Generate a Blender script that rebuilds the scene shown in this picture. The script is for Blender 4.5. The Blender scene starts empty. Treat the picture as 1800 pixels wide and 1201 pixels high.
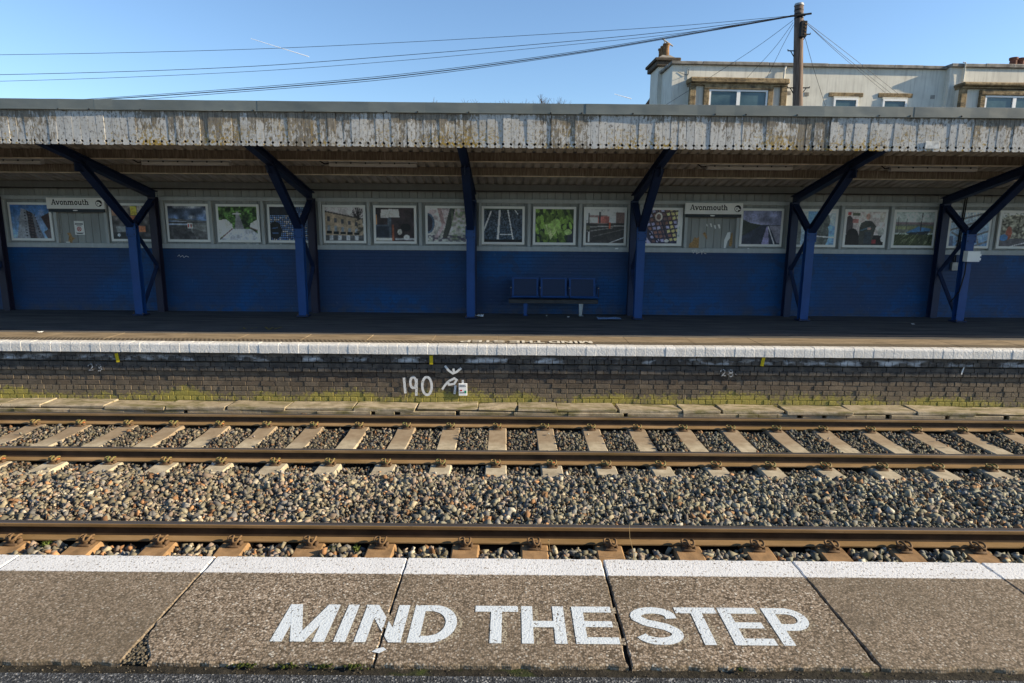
import bpy, bmesh, math, random
import numpy as np
from mathutils import Vector, Matrix

random.seed(7); np.random.seed(7)
SC = bpy.context.scene
COL = SC.collection
R = math.radians

# ------------------------------------------------------------------ camera
CAM = Vector((0, 0, 1.817)); PITCH = 0.178; ROLL = 0.0083; FPX = 1100.0
fw = Vector((0, math.cos(PITCH), -math.sin(PITCH)))
u0 = Vector((0, math.sin(PITCH), math.cos(PITCH)))
rt = Vector((1, 0, 0)) * math.cos(ROLL) + u0 * math.sin(ROLL)
up = u0 * math.cos(ROLL) - Vector((1, 0, 0)) * math.sin(ROLL)
cd = bpy.data.cameras.new('camera'); cam = bpy.data.objects.new('camera', cd); COL.objects.link(cam)
cam.matrix_world = Matrix(((rt.x, up.x, -fw.x, CAM.x), (rt.y, up.y, -fw.y, CAM.y), (rt.z, up.z, -fw.z, CAM.z), (0, 0, 0, 1)))
cd.sensor_width = 36; cd.lens = FPX / 1800 * 36; cd.clip_start = .05; cd.clip_end = 6000
SC.camera = cam

# ------------------------------------------------------------------ sky, sun, exposure
SUN_EL, SUN_AZ = 21.0, 7.5          # sun stands to the right, a little behind the camera
w = bpy.data.worlds.new('World'); SC.world = w; w.use_nodes = True
nt = w.node_tree; bg = nt.nodes['Background']
sky = nt.nodes.new('ShaderNodeTexSky'); sky.sky_type = 'NISHITA'; sky.sun_disc = False
sky.sun_elevation = R(SUN_EL); sky.sun_rotation = R(90 + SUN_AZ)
sky.altitude = 0; sky.air_density = 1.0; sky.dust_density = 0.3; sky.ozone_density = 3.8
nt.links.new(sky.outputs[0], bg.inputs[0]); bg.inputs[1].default_value = 0.10
sl = bpy.data.lights.new('sun', 'SUN'); sl.energy = 4.7; sl.angle = R(.5); sl.color = (1, .84, .60)
so = bpy.data.objects.new('sun', sl); COL.objects.link(so)
SV = Vector((math.cos(R(SUN_EL)) * math.cos(R(SUN_AZ)), -math.cos(R(SUN_EL)) * math.sin(R(SUN_AZ)), math.sin(R(SUN_EL))))
so.rotation_euler = SV.to_track_quat('Z', 'Y').to_euler(); so.location = SV * 60
SC.view_settings.view_transform = 'Standard'; SC.view_settings.look = 'None'
SC.view_settings.exposure = 1.1; SC.view_settings.gamma = 1; SC.view_settings.use_curve_mapping = False
SC.render.engine = 'CYCLES'
SC.cycles.max_bounces = 6; SC.cycles.diffuse_bounces = 4

# ------------------------------------------------------------------ where things stand (metres)
def ray(u, v): return (fw + rt * ((u - 900) / FPX) - up * ((v - 600.5) / FPX))
def at(u, v, Y): d = ray(u, v); return CAM + d * ((Y - CAM.y) / d.y)
def on(u, v, Z=0.0): d = ray(u, v); return CAM + d * ((Z - CAM.z) / d.z)
EDGE = 3.236; SLAB0 = 2.37                       # near platform: track edge, back of the edge slabs
RZ = -0.921                                      # rail head level
R0, R1, R2, R3 = 3.974, 5.479, 7.479, 8.955      # rail centres
FE = 9.722                                       # far platform edge
WALL = 13.90; POSTY = 12.95                      # station wall, front posts
CANY = 9.774                                     # canopy front

# ------------------------------------------------------------------ mesh helpers
WL = {}
def wl(o): return WL.get(o.name, Vector((0, 0, 0))) if o else Vector((0, 0, 0))
def tag(o, label=None, cat=None, group=None, kind=None):
    if label: o['label'] = label
    if cat: o['category'] = cat
    if group: o['group'] = group
    if kind: o['kind'] = kind
    return o
def empty(name, loc=(0, 0, 0), label=None, cat=None, group=None):
    o = bpy.data.objects.new(name, None); o.empty_display_size = .2; COL.objects.link(o)
    o.location = loc; WL[o.name] = Vector(loc)
    return tag(o, label, cat, group)
def place(name, me, parent=None, pos=(0, 0, 0), rot=None, scale=None):
    """an object that may share its mesh; pos is in world space"""
    o = bpy.data.objects.new(name, me); COL.objects.link(o)
    p = Vector(pos)
    if parent: o.parent = parent; o.location = p - wl(parent)
    else: o.location = p
    if rot: o.rotation_euler = rot
    if scale: o.scale = scale
    WL[o.name] = p
    return o
class MB:
    def __init__(s): s.v = []; s.f = []; s.m = []
    def add(s, vs, fs, m=0):
        b = len(s.v); s.v += [tuple(x) for x in vs]
        for f in fs: s.f.append(tuple(i + b for i in f)); s.m.append(m)
        return s
    def box(s, x0, x1, y0, y1, z0, z1, m=0):
        return s.add([(x0, y0, z0), (x1, y0, z0), (x1, y1, z0), (x0, y1, z0), (x0, y0, z1), (x1, y0, z1), (x1, y1, z1), (x0, y1, z1)],
                     [(0, 3, 2, 1), (4, 5, 6, 7), (0, 1, 5, 4), (1, 2, 6, 5), (2, 3, 7, 6), (3, 0, 4, 7)], m)
    def cbox(s, x0, x1, y0, y1, z0, z1, b=.006, m=0, j=0.0):
        """box with chamfered edges"""
        J = lambda: random.uniform(-j, j)
        vs = []; idx = {}
        X = (x0, x1); Y = (y0, y1); Z = (z0, z1); sg = (1, -1)
        for i in range(2):
            for k in range(2):
                for l in range(2):
                    jx, jy, jz = J(), J(), J()
                    for a in range(3):
                        p = [X[i] + (0 if a == 0 else sg[i] * b) + jx, Y[k] + (0 if a == 1 else sg[k] * b) + jy, Z[l] + (0 if a == 2 else sg[l] * b) + jz]
                        idx[(i, k, l, a)] = len(vs); vs.append(p)
        F = []
        I = lambda i, k, l, a: idx[(i, k, l, a)]
        for i in range(2):
            q = [I(i, 0, 0, 0), I(i, 1, 0, 0), I(i, 1, 1, 0), I(i, 0, 1, 0)]; F.append(q if i else q[::-1])
            q = [I(0, i, 0, 1), I(1, i, 0, 1), I(1, i, 1, 1), I(0, i, 1, 1)]; F.append(q[::-1] if i else q)
            q = [I(0, 0, i, 2), I(1, 0, i, 2), I(1, 1, i, 2), I(0, 1, i, 2)]; F.append(q if i else q[::-1])
        for i in range(2):
            for k in range(2):
                q = [I(i, k, 0, 0), I(i, k, 1, 0), I(i, k, 1, 1), I(i, k, 0, 1)]; F.append(q if (i + k) % 2 else q[::-1])
                q = [I(i, 0, k, 0), I(i, 1, k, 0), I(i, 1, k, 2), I(i, 0, k, 2)]; F.append(q[::-1] if (i + k) % 2 else q)
                q = [I(0, i, k, 1), I(1, i, k, 1), I(1, i, k, 2), I(0, i, k, 2)]; F.append(q if (i + k) % 2 else q[::-1])
                for l in range(2):
                    q = [I(i, k, l, 0), I(i, k, l, 1), I(i, k, l, 2)]; F.append(q if (i + k + l) % 2 else q[::-1])
        return s.add(vs, F, m)
    def extrude(s, prof, p0, p1, A, B, m=0, cap=True):
        """2D outline (a along A, b along B) swept from p0 to p1"""
        p0, p1, A, B = map(Vector, (p0, p1, A, B)); n = len(prof)
        vs = [p0 + A * a + B * b for a, b in prof] + [p1 + A * a + B * b for a, b in prof]
        fs = [(i, (i + 1) % n, n + (i + 1) % n, n + i) for i in range(n)]
        if cap: fs += [tuple(range(n))[::-1], tuple(range(n, 2 * n))]
        return s.add(vs, fs, m)
    def tube(s, pts, r, n=6, m=0, cap=True):
        pts = [Vector(p) for p in pts]; rs = r if isinstance(r, (list, tuple)) else [r] * len(pts)
        vs = []; ref = None
        for i, p in enumerate(pts):
            t = (pts[min(i + 1, len(pts) - 1)] - pts[max(i - 1, 0)]).normalized()
            if ref is None: ref = t.orthogonal().normalized()
            ref = (ref - t * ref.dot(t)).normalized(); b = t.cross(ref)
            for k in range(n):
                a = 2 * math.pi * k / n; vs.append(p + (ref * math.cos(a) + b * math.sin(a)) * rs[i])
        fs = [(i * n + k, i * n + (k + 1) % n, (i + 1) * n + (k + 1) % n, (i + 1) * n + k) for i in range(len(pts) - 1) for k in range(n)]
        if cap: fs += [tuple(range(n))[::-1], tuple(range((len(pts) - 1) * n, len(pts) * n))]
        return s.add(vs, fs, m)
    def lathe(s, prof, c=(0, 0, 0), n=16, m=0):
        c = Vector(c); vs = [c + Vector((r * math.cos(2 * math.pi * k / n), r * math.sin(2 * math.pi * k / n), z)) for r, z in prof for k in range(n)]
        fs = [(i * n + k, i * n + (k + 1) % n, (i + 1) * n + (k + 1) % n, (i + 1) * n + k) for i in range(len(prof) - 1) for k in range(n)]
        return s.add(vs, fs + [tuple(range(n))[::-1], tuple(range((len(prof) - 1) * n, len(prof) * n))], m)
    def mesh(s, name, mats, smooth=False):
        me = bpy.data.meshes.new(name); me.from_pydata(s.v, [], s.f)
        for mt in (mats if isinstance(mats, (list, tuple)) else [mats]): me.materials.append(mt)
        if any(s.m): me.polygons.foreach_set('material_index', s.m)
        if smooth: me.polygons.foreach_set('use_smooth', [True] * len(s.f))
        bm = bmesh.new(); bm.from_mesh(me); bmesh.ops.recalc_face_normals(bm, faces=bm.faces); bm.to_mesh(me); bm.free()
        me.update(); return me
    def build(s, name, mats, parent=None, smooth=False, pos=None):
        """vertices are in world space (or local to pos if given)"""
        me = s.mesh(name, mats, smooth)
        if pos is not None: return place(name, me, parent, pos)
        o = place(name, me, parent, (0, 0, 0)); return o
def arc(cx, cy, r0, r1, a0, a1, n=12): return [(cx + r0 * math.cos(a0 + (a1 - a0) * i / n), cy + r1 * math.sin(a0 + (a1 - a0) * i / n)) for i in range(n + 1)]
def thick(path, wd):
    """outline pair of a stroke"""
    P = [Vector((p[0], p[1])) for p in path]; L = []; Q = []
    for i, p in enumerate(P):
        a = (P[i] - P[i - 1]).normalized() if i else None; b = (P[i + 1] - P[i]).normalized() if i < len(P) - 1 else None
        t = (a + b).normalized() if a and b else (a or b); n = Vector((-t.y, t.x))
        k = 1 / max(.5, (n.dot(Vector((-a.y, a.x))) if a else 1)); ww = wd[i] if isinstance(wd, (list, tuple)) else wd
        L.append(p + n * ww / 2 * k); Q.append(p - n * ww / 2 * k)
    return L, Q

def spl(P, n=7):
    out = []
    for i in range(len(P) - 1):
        p0, p1, p2, p3 = P[max(i - 1, 0)], P[i], P[i + 1], P[min(i + 2, len(P) - 1)]
        for k in range(n): t_ = k / n; out.append(.5 * ((2 * p1) + (p2 - p0) * t_ + (2 * p0 - 5 * p1 + 4 * p2 - p3) * t_ ** 2 + (3 * p1 - p0 - 3 * p2 + p3) * t_ ** 3))
    return out + [P[-1]]
# ------------------------------------------------------------------ material helpers
class NT:
    def __init__(s, name, rough=.85, spec=.25, metal=0.0):
        s.mat = bpy.data.materials.new(name); s.mat.use_nodes = True; s.t = s.mat.node_tree
        s.b = s.t.nodes['Principled BSDF']; s.b.inputs['Roughness'].default_value = rough
        s.b.inputs['Specular IOR Level'].default_value = spec; s.b.inputs['Metallic'].default_value = metal
        s.geo = None
    def n(s, t, **k):
        x = s.t.nodes.new(t)
        for a, b in k.items(): setattr(x, a, b)
        return x
    def put(s, sock, val):
        if hasattr(val, 'is_output'): s.t.links.new(val, sock)
        elif isinstance(val, (tuple, list)) and len(val) == 3 and sock.type == 'RGBA': sock.default_value = (*val, 1)
        else: sock.default_value = val
    def pos(s, sc=(1, 1, 1), off=(0, 0, 0), obj=False):
        if obj: o = s.n('ShaderNodeTexCoord').outputs['Object']
        else: o = s.n('ShaderNodeNewGeometry').outputs['Position']
        m = s.n('ShaderNodeMapping'); s.t.links.new(o, m.inputs[0]); m.inputs['Scale'].default_value = sc; m.inputs['Location'].default_value = off
        return m.outputs[0]
    def noise(s, scale, sc=(1, 1, 1), detail=4, rough=.55, off=(0, 0, 0), vec=None, obj=False):
        x = s.n('ShaderNodeTexNoise'); s.put(x.inputs['Vector'], vec or s.pos(sc, off, obj))
        x.inputs['Scale'].default_value = scale; x.inputs['Detail'].default_value = detail; x.inputs['Roughness'].default_value = rough
        return x.outputs[0]
    def voro(s, scale, sc=(1, 1, 1), out=1, feature='F1'):
        x = s.n('ShaderNodeTexVoronoi', feature=feature); s.put(x.inputs['Vector'], s.pos(sc)); x.inputs['Scale'].default_value = scale
        return x.outputs[out]
    def ramp(s, fac, stops):
        x = s.n('ShaderNodeValToRGB'); s.put(x.inputs[0], fac); e = x.color_ramp.elements
        while len(e) < len(stops): e.new(.5)
        for i, (p, c) in enumerate(stops):
            e[i].position = p; c = (c, c, c) if isinstance(c, (int, float)) else c; e[i].color = (*c, 1)
        return x.outputs[0]
    def mix(s, fac, a, b, mode='MIX'):
        x = s.n('ShaderNodeMix', data_type='RGBA', blend_type=mode); s.put(x.inputs[0], fac); s.put(x.inputs[6], a); s.put(x.inputs[7], b)
        return x.outputs[2]
    def math(s, op, a, b=0.0, clamp=False):
        x = s.n('ShaderNodeMath', operation=op, use_clamp=clamp); s.put(x.inputs[0], a); s.put(x.inputs[1], b); return x.outputs[0]
    def xyz(s, obj=False):
        x = s.n('ShaderNodeSeparateXYZ'); s.put(x.inputs[0], s.pos(obj=obj)); return x.outputs
    def rand(s): return s.n('ShaderNodeObjectInfo').outputs['Random']
    def step(s, val, lo, hi):
        x = s.n('ShaderNodeMapRange'); s.put(x.inputs[0], val); x.inputs[1].default_value = lo; x.inputs[2].default_value = hi; return x.outputs[0]
    def bump(s, h, strength=.5, dist=.01):
        x = s.n('ShaderNodeBump'); s.put(x.inputs['Height'], h); x.inputs['Strength'].default_value = strength; x.inputs['Distance'].default_value = dist
        s.t.links.new(x.outputs[0], s.b.inputs['Normal'])
    def col(s, c): s.put(s.b.inputs['Base Color'], c); return s
def simple(name, c, rough=.7, var=.25, scale=8, metal=0, spec=.25, bump=.15):
    t = NT(name, rough, spec, metal); n = t.noise(scale, detail=5)
    c2 = tuple(x * (1 - var) for x in c); c3 = tuple(min(1, x * (1 + var)) for x in c)
    t.col(t.ramp(n, [(.3, c2), (.7, c3)]))
    if bump: t.bump(t.noise(scale * 6), bump, .004)
    return t.mat
M = {}
# exposed aggregate slabs of the near platform, with the white painted edge
def aggregate(t, dark=1.0):
    v = t.voro(108, out=1); g = t.n('ShaderNodeSeparateColor'); t.put(g.inputs[0], v)
    a = t.ramp(g.outputs[0], [(.0, (.05, .038, .024)), (.16, (.12, .087, .056)), (.34, (.25, .190, .131)), (.75, (.355, .278, .20)), (.93, (.50, .415, .32)), (1, (.62, .58, .49))])
    d = t.voro(108, out=0)
    a = t.mix(t.ramp(d, [(.40, 0.0), (.80, .8)]), a, (.05, .038, .024))
    big = t.noise(2.2, detail=5)
    return t.mix(t.ramp(big, [(.30, .5), (.60, 0.0)]), t.mix(t.math('MULTIPLY', t.rand(), .42), a, (.15, .118, .08)), (.11, .088, .058), 'MIX'), d, g.outputs[1]
t = NT('slab_concrete', .9); a, d, g = aggregate(t)
y = t.xyz()[1]; yn = t.math('ADD', y, t.math('MULTIPLY', t.math('SUBTRACT', t.noise(45, detail=2), .5), .02))
msk = t.step(yn, EDGE - .172, EDGE - .166)
pits = t.ramp(t.noise(70, (1, .7, 1), detail=4, rough=.7), [(.385, 0.0), (.42, 1.0)])
wh = t.mix(t.ramp(t.noise(5, detail=5), [(.35, .6), (.7, 0.0)]), (.66, .66, .65), (.56, .56, .55))
wh = t.mix(t.ramp(t.noise(26, (1, 1.6, 1), detail=6, rough=.75), [(.64, 0.0), (.70, .6)]), wh, (.30, .27, .23))
sp = t.n('ShaderNodeTexVoronoi'); t.put(sp.inputs['Vector'], t.pos()); sp.inputs['Scale'].default_value = 5.5; spc = t.n('ShaderNodeSeparateColor'); t.put(spc.inputs[0], sp.outputs[1])
gum = t.math('MULTIPLY', t.ramp(sp.outputs[0], [(.045, 1.0), (.075, 0.0)]), t.ramp(spc.outputs[0], [(.62, 0.0), (.63, .75)])); a = t.mix(gum, a, (.05, .042, .034))
a = t.mix(t.ramp(t.noise(1.1, (1, 1.4, 1), detail=6, rough=.65, off=(3, 5, 0)), [(.56, 0.0), (.70, .45)]), a, (.075, .06, .042))
wh = t.mix(t.ramp(t.noise(3.5, (1, 3, 1), detail=6, rough=.7, off=(1, 8, 0)), [(.56, 0.0), (.68, .35)]), wh, (.40, .38, .34))
wear = t.math('MULTIPLY', msk, pits)
t.col(t.mix(wear, a, wh)); t.bump(t.math('SUBTRACT', 1.0, d), .45, .003); M['slab'] = t.mat
def road_paint(name, c, lo):
    t = NT(name, .85); a, d, g = aggregate(t)
    k = t.math('SUBTRACT', 1.0, t.math('MULTIPLY', d, .95)); k = t.math('ADD', k, t.math('MULTIPLY', t.math('SUBTRACT', g, .5), .22))
    k = t.math('ADD', k, t.math('MULTIPLY', t.math('SUBTRACT', t.noise(6, detail=5), .5), .5))
    t.col(t.mix(t.ramp(k, [(lo, 0.0), (lo + .09, 1.0)]), a, t.mix(t.noise(30), c, tuple(x * .8 for x in c))))
    t.bump(t.math('SUBTRACT', 1.0, d), .4, .003); return t.mat
M['letter'] = road_paint('letter_paint', (.63, .68, .70), .15)
M['ghost'] = road_paint('old_letter_paint', (.40, .35, .25), .55)
M['farletter'] = simple('far_letter_paint', (.62, .58, .5), .8, .2, 30)
t = NT('near_tarmac', .9); v = t.voro(140, out=1); g = t.n('ShaderNodeSeparateColor'); t.put(g.inputs[0], v)
c = t.ramp(g.outputs[0], [(0, (.014, .015, .016)), (.5, (.04, .042, .045)), (.85, (.10, .105, .11)), (1, (.34, .34, .33))])
t.col(t.mix(t.ramp(t.noise(3), [(.4, .4), (.7, 0.0)]), c, (.03, .03, .03))); t.bump(t.voro(140, out=0), .6, .005); M['tarmac_near'] = t.mat
t = NT('damp_dirt', .95); n = t.noise(20, detail=7, rough=.7)
c = t.ramp(n, [(.3, (.008, .007, .005)), (.55, (.03, .026, .018)), (.75, (.07, .06, .045))])
t.col(t.mix(t.ramp(t.noise(4.5, detail=4, off=(3, 0, 0)), [(.60, 0.0), (.70, .8)]), c, (.035, .05, .008))); t.bump(n, .9, .02); M['dirt'] = t.mat
t = NT('far_tarmac', .82, .3); n = t.noise(3, (.35, 2.2, 1), detail=6, rough=.65)
c = t.ramp(n, [(.33, (.06, .058, .057)), (.5, (.105, .10, .096)), (.72, (.17, .16, .145))])
t.col(t.mix(t.ramp(t.noise(1.3, (.25, 3, 1), off=(5, 2, 0)), [(.55, 0.0), (.66, .75)]), c, (.03, .03, .032))); t.bump(t.noise(60), .3, .004); M['tarmac_far'] = t.mat
# tan slabs of the far platform, ribbed towards the edge
t = NT('far_slab', .9); n = t.noise(4, (.6, 3, 1), detail=6, rough=.65)
c = t.ramp(n, [(.3, (.12, .09, .058)), (.5, (.24, .185, .12)), (.75, (.34, .275, .19))])
y = t.math('ADD', t.xyz()[1], t.math('MULTIPLY', t.noise(9, (1, .3, 1)), .10))
rib = t.step(y, FE + .46, FE + .43)
wv = t.n('ShaderNodeTexWave'); t.put(wv.inputs[0], t.pos((1, .45, 1))); wv.inputs['Scale'].default_value = 9; wv.inputs['Distortion'].default_value = .6; wv.bands_direction = 'DIAGONAL'
c = t.mix(rib, c, t.mix(wv.outputs[0], (.06, .046, .032), (.17, .14, .1)))
t.col(c); t.bump(n, .4, .006); M['slab_far'] = t.mat
t = NT('coping_paint', .75); n = t.noise(38, detail=6, rough=.7)
c = t.mix(t.ramp(t.noise(9, detail=5), [(.35, .5), (.65, 0.0)]), (.72, .71, .69), (.58, .57, .55))
c = t.mix(t.math('MULTIPLY', t.rand(), .45), c, (.50, .49, .47))
c = t.mix(t.ramp(n, [(.30, .75), (.38, 0.0)]), c, (.12, .10, .09))
c = t.mix(t.ramp(t.noise(5.5, (1, 1, .5), detail=6, off=(9, 0, 0)), [(.66, 0.0), (.74, .35)]), c, (.30, .27, .22))
t.col(c); t.bump(t.noise(34, detail=6, rough=.65), .8, .014); M['coping'] = t.mat
# engineering brick of the far platform wall
def brick(name, dark):
    t = NT(name, .85); r = t.rand()
    c = t.ramp(r, [(0, (.08, .06, .046)), (.35, (.135, .10, .072)), (.6, (.11, .09, .073)), (.85, (.18, .14, .10)), (1, (.09, .075, .062))])
    if dark: c = t.ramp(t.voro(7, (1, 1, 1.6), 0), [(.2, (.062, .060, .058)), (.7, (.125, .110, .094))])
    c = t.mix(t.ramp(t.noise(7, detail=6), [(.3, .7), (.65, 0.0)]), c, (.03, .026, .024))
    c = t.mix(t.ramp(t.noise(20, (1, 1, 1.5), detail=5, off=(4, 0, 1)), [(.6, 0.0), (.75, .5)]), c, (.22, .19, .15))
    x, y, z = t.xyz()
    if dark:
        zz = t.math('MULTIPLY', t.step(z, -.315, -.27), t.step(z, -.19, -.235))
        c = t.mix(t.math('MULTIPLY', zz, t.ramp(t.noise(2.6, (1, 1, 2.5), detail=5, rough=.6, off=(1.7, 0, 0)), [(.50, 0.0), (.64, .8)])), c, (.62, .64, .66))
    else:
        mm = t.math('ADD', t.step(z, -.66, -.91), t.math('MULTIPLY', t.math('SUBTRACT', t.noise(1.1, detail=5, off=(2.3, 0, 0)), .5), 2.4))
        mm = t.math('ADD', mm, t.math('MULTIPLY', t.math('SUBTRACT', t.noise(24, detail=4), .5), 1.4))
        c = t.mix(t.step(t.xyz()[2], -.55, -.9), c, t.mix(.55, c, (.20, .165, .11)))
        c = t.mix(t.ramp(mm, [(.62, 0.0), (1.0, .95)]), c, t.mix(t.noise(40), (.22, .195, .045), (.40, .34, .085)))
    t.col(c); t.bump(t.noise(45, detail=5), .5, .008); return t.mat
M['brick'] = brick('wall_brick', False); M['corbel'] = brick('corbel_brick', True)
M['mortar'] = simple('mortar', (.055, .047, .035), .95, .4, 12)
t = NT('rail_rust', .92, .08); n = t.noise(6, (.3, 1, 1), detail=6)
c = t.ramp(n, [(.3, (.165, .108, .045)), (.55, (.25, .162, .08)), (.75, (.32, .22, .12))])
t.col(t.mix(t.ramp(t.noise(50, (.4, 1, 1), detail=4), [(.62, 0.0), (.75, .5)]), c, (.07, .045, .03))); t.bump(t.noise(90), .2, .002); M['rail'] = t.mat
t = NT('rail_running_face', .38, .5, .75); t.col(t.ramp(t.noise(5, (.1, 6, 1)), [(.35, (.16, .14, .13)), (.65, (.25, .23, .21))])); M['railtop'] = t.mat
M['railweb'] = simple('shaded_rail_web', (.06, .038, .022), .7, .35, 5)  # web colour darkened to carry the shadow cast by the rail head
t = NT('sleeper_concrete', .9); c = t.ramp(t.noise(9, detail=6), [(.3, (.31, .265, .185)), (.6, (.46, .40, .29)), (.8, (.54, .475, .36))])
x, y, z = t.xyz()
st = t.math('MULTIPLY', t.step(t.math('ADD', y, t.math('MULTIPLY', t.math('SUBTRACT', t.noise(1.7, (1, .3, 1)), .5), .7)), 8.15, 8.42), .55)
c = t.mix(st, c, (.19, .115, .06))
c = t.mix(t.ramp(t.noise(5, (1, .6, 1), detail=3, off=(8, 3, 0)), [(.70, 0.0), (.74, .75)]), c, (.06, .045, .032))
c = t.mix(t.math('MULTIPLY', t.rand(), .22), c, (.16, .12, .085))
t.col(c); t.bump(t.noise(70, detail=5), .35, .005); M['sleeper'] = t.mat
M['sleeper_rust'] = simple('rusty_sleeper', (.27, .165, .08), .9, .35, 9, bump=.4)
M['clip_rust'] = simple('rusty_clip', (.15, .092, .045), .8, .4, 40)
t = NT('green_clip', .6, .3); t.col(t.ramp(t.noise(45, detail=3), [(.40, (.22, .13, .055)), (.55, (.14, .13, .045)), (.72, (.07, .15, .04))])); M['clip_green'] = t.mat
M['nylon'] = simple('orange_insulator', (.42, .14, .045), .6, .4, 60)
M['iron'] = simple('cast_iron', (.095, .06, .034), .8, .4, 30)
t = NT('ballast_stone', .88); at_ = t.n('ShaderNodeAttribute', attribute_name='tint'); n = t.noise(55, detail=5, rough=.65)
t.col(t.mix(t.ramp(n, [(.3, .5), (.65, 0.0)]), at_.outputs['Color'], (.06, .055, .045))); t.bump(n, .25, .004); M['stone'] = t.mat
M['under'] = simple('ballast_fines', (.018, .016, .013), .95, .5, 25, bump=.5)  # near-black tone paints deep shade into the gaps between stones
t = NT('mossy_concrete', .92); c = t.ramp(t.noise(8, detail=6), [(.3, (.24, .195, .13)), (.65, (.44, .37, .26)), (.8, (.52, .45, .33))])
c = t.mix(t.math('MULTIPLY', t.rand(), .4), c, (.24, .20, .13))
c = t.mix(t.ramp(t.noise(3.2, (.7, 2, 2), detail=6, rough=.65, off=(0, 0, 5)), [(.48, 0.0), (.62, .8)]), c, (.115, .105, .028))
t.col(t.mix(t.ramp(t.noise(14, (1, 1, 1), off=(2, 2, 2)), [(.66, 0.0), (.74, .7)]), c, (.05, .042, .03))); t.bump(t.noise(50, detail=5), .5, .008); M['trough'] = t.mat
# peeling valance boards
t = NT('weathered_boards', .85); fib = t.noise(14, (1.6, 1, .6), detail=10, rough=.74)
wood = t.ramp(t.noise(30, (2.5, 1, .12), detail=5), [(.3, (.12, .10, .078)), (.55, (.235, .21, .17)), (.8, (.32, .295, .245))])
pk = t.math('ADD', t.math('MULTIPLY', fib, .75), t.math('MULTIPLY', t.noise(.8, (1, 1, .9), detail=4), .65))
pk = t.math('ADD', pk, t.math('MULTIPLY', t.math('SUBTRACT', t.rand(), .5), .08))
x, y, z = t.xyz(); pk = t.math('SUBTRACT', pk, t.math('MULTIPLY', t.step(z, 3.32, 3.52), .12))
paint = t.mix(t.ramp(t.noise(8, (1, 1, .5), detail=6), [(.35, .55), (.7, 0.0)]), (.54, .54, .52), (.36, .35, .33))
c = t.mix(t.ramp(pk, [(.635, 0.0), (.672, 1.0)]), wood, paint)
lic = t.math('MULTIPLY', t.ramp(t.math('ADD', t.noise(22, detail=5, rough=.7), t.math('MULTIPLY', t.noise(1.4, off=(6, 0, 0)), .5)), [(.78, 0.0), (.86, 1.0)]), t.step(z, 3.46, 3.06))
c = t.mix(lic, c, (.34, .22, .03))
mil = t.math('MULTIPLY', t.ramp(t.noise(26, (1, 1, .8), detail=6, rough=.72, off=(1, 4, 2)), [(.53, 0.0), (.64, .8)]), 1.0)
t.col(t.mix(mil, c, (.075, .065, .052))); t.bump(fib, .5, .006); M['valance'] = t.mat
t = NT('grey_sheet_metal', .5, .4); n = t.noise(.9, (1, 1, 3), detail=4)
t.col(t.mix(t.ramp(t.noise(18, (.5, 1, 3), detail=5), [(.6, 0.0), (.8, .35)]), t.ramp(n, [(.3, (.115, .132, .126)), (.7, (.175, .195, .185))]), (.14, .14, .13))); t.bump(t.noise(1.6, (1, 1, 2), detail=2), .5, .03); M['fascia'] = t.mat
t = NT('roof_soffit', .8); c = t.ramp(t.noise(4, (2, .6, 1), detail=6), [(.3, (.33, .315, .275)), (.7, (.60, .575, .52))]); t.col(c); M['soffit'] = t.mat
t = NT('purlin_timber', .85); n = t.noise(11, (3, 1, .25), detail=6, rough=.7)
t.col(t.ramp(n, [(.3, (.10, .082, .062)), (.52, (.21, .172, .135)), (.68, (.36, .315, .26)), (.8, (.58, .53, .45))])); M['purlin'] = t.mat
M['purlin_edge'] = simple('pale_flange', (.72, .64, .50), .7, .3, 6)  # pale colour carries the bounced light along the flange edge
# navy painted brick of the station wall
t = NT('navy_wall_paint', .6, .35)
bt = t.n('ShaderNodeTexBrick'); mp = t.n('ShaderNodeMapping'); mp.inputs['Rotation'].default_value = (R(90), 0, 0)
t.put(mp.inputs[0], t.n('ShaderNodeNewGeometry').outputs['Position']); t.put(bt.inputs['Vector'], mp.outputs[0])
bt.inputs['Scale'].default_value = 1.0; bt.inputs['Brick Width'].default_value = .225; bt.inputs['Row Height'].default_value = .075; bt.inputs['Mortar Size'].default_value = .006; bt.inputs['Mortar Smooth'].default_value = .5
base = t.ramp(t.noise(.55, (1, 1, 1.6), detail=2, off=(3.1, 0, 0)), [(.40, (.026, .058, .145)), (.50, (.014, .064, .18)), (.58, (.005, .080, .25))])
base = t.mix(t.ramp(t.noise(5, (1, 1, 1), detail=6), [(.3, .4), (.7, 0.0)]), base, (.014, .04, .12))
base = t.mix(t.ramp(t.noise(11, (3.5, 1, .18), detail=5, rough=.7, off=(7, 0, 0)), [(.66, 0.0), (.76, .35)]), base, (.30, .38, .48))
base = t.mix(t.ramp(t.noise(9, (1, 1, 1), detail=6, rough=.75, off=(2, 0, 9)), [(.63, 0.0), (.70, .32)]), base, (.24, .30, .38))
base = t.mix(t.ramp(t.noise(2.3, (1, 1, 1.2), detail=3, off=(12, 0, 4)), [(.56, 0.0), (.58, .6)]), base, (.020, .052, .13))
base = t.mix(t.math('MULTIPLY', t.step(t.xyz()[2], .2, .0), t.ramp(t.noise(7, detail=5), [(.4, 0.0), (.6, .5)])), base, (.07, .07, .075))
t.col(t.mix(t.math('MULTIPLY', bt.outputs['Fac'], .38), base, (.010, .03, .08))); t.bump(t.math('ADD', t.math('SUBTRACT', 1.0, bt.outputs['Fac']), t.math('MULTIPLY', t.noise(26, detail=4), .5)), .6, .010); M['navy'] = t.mat
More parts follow.
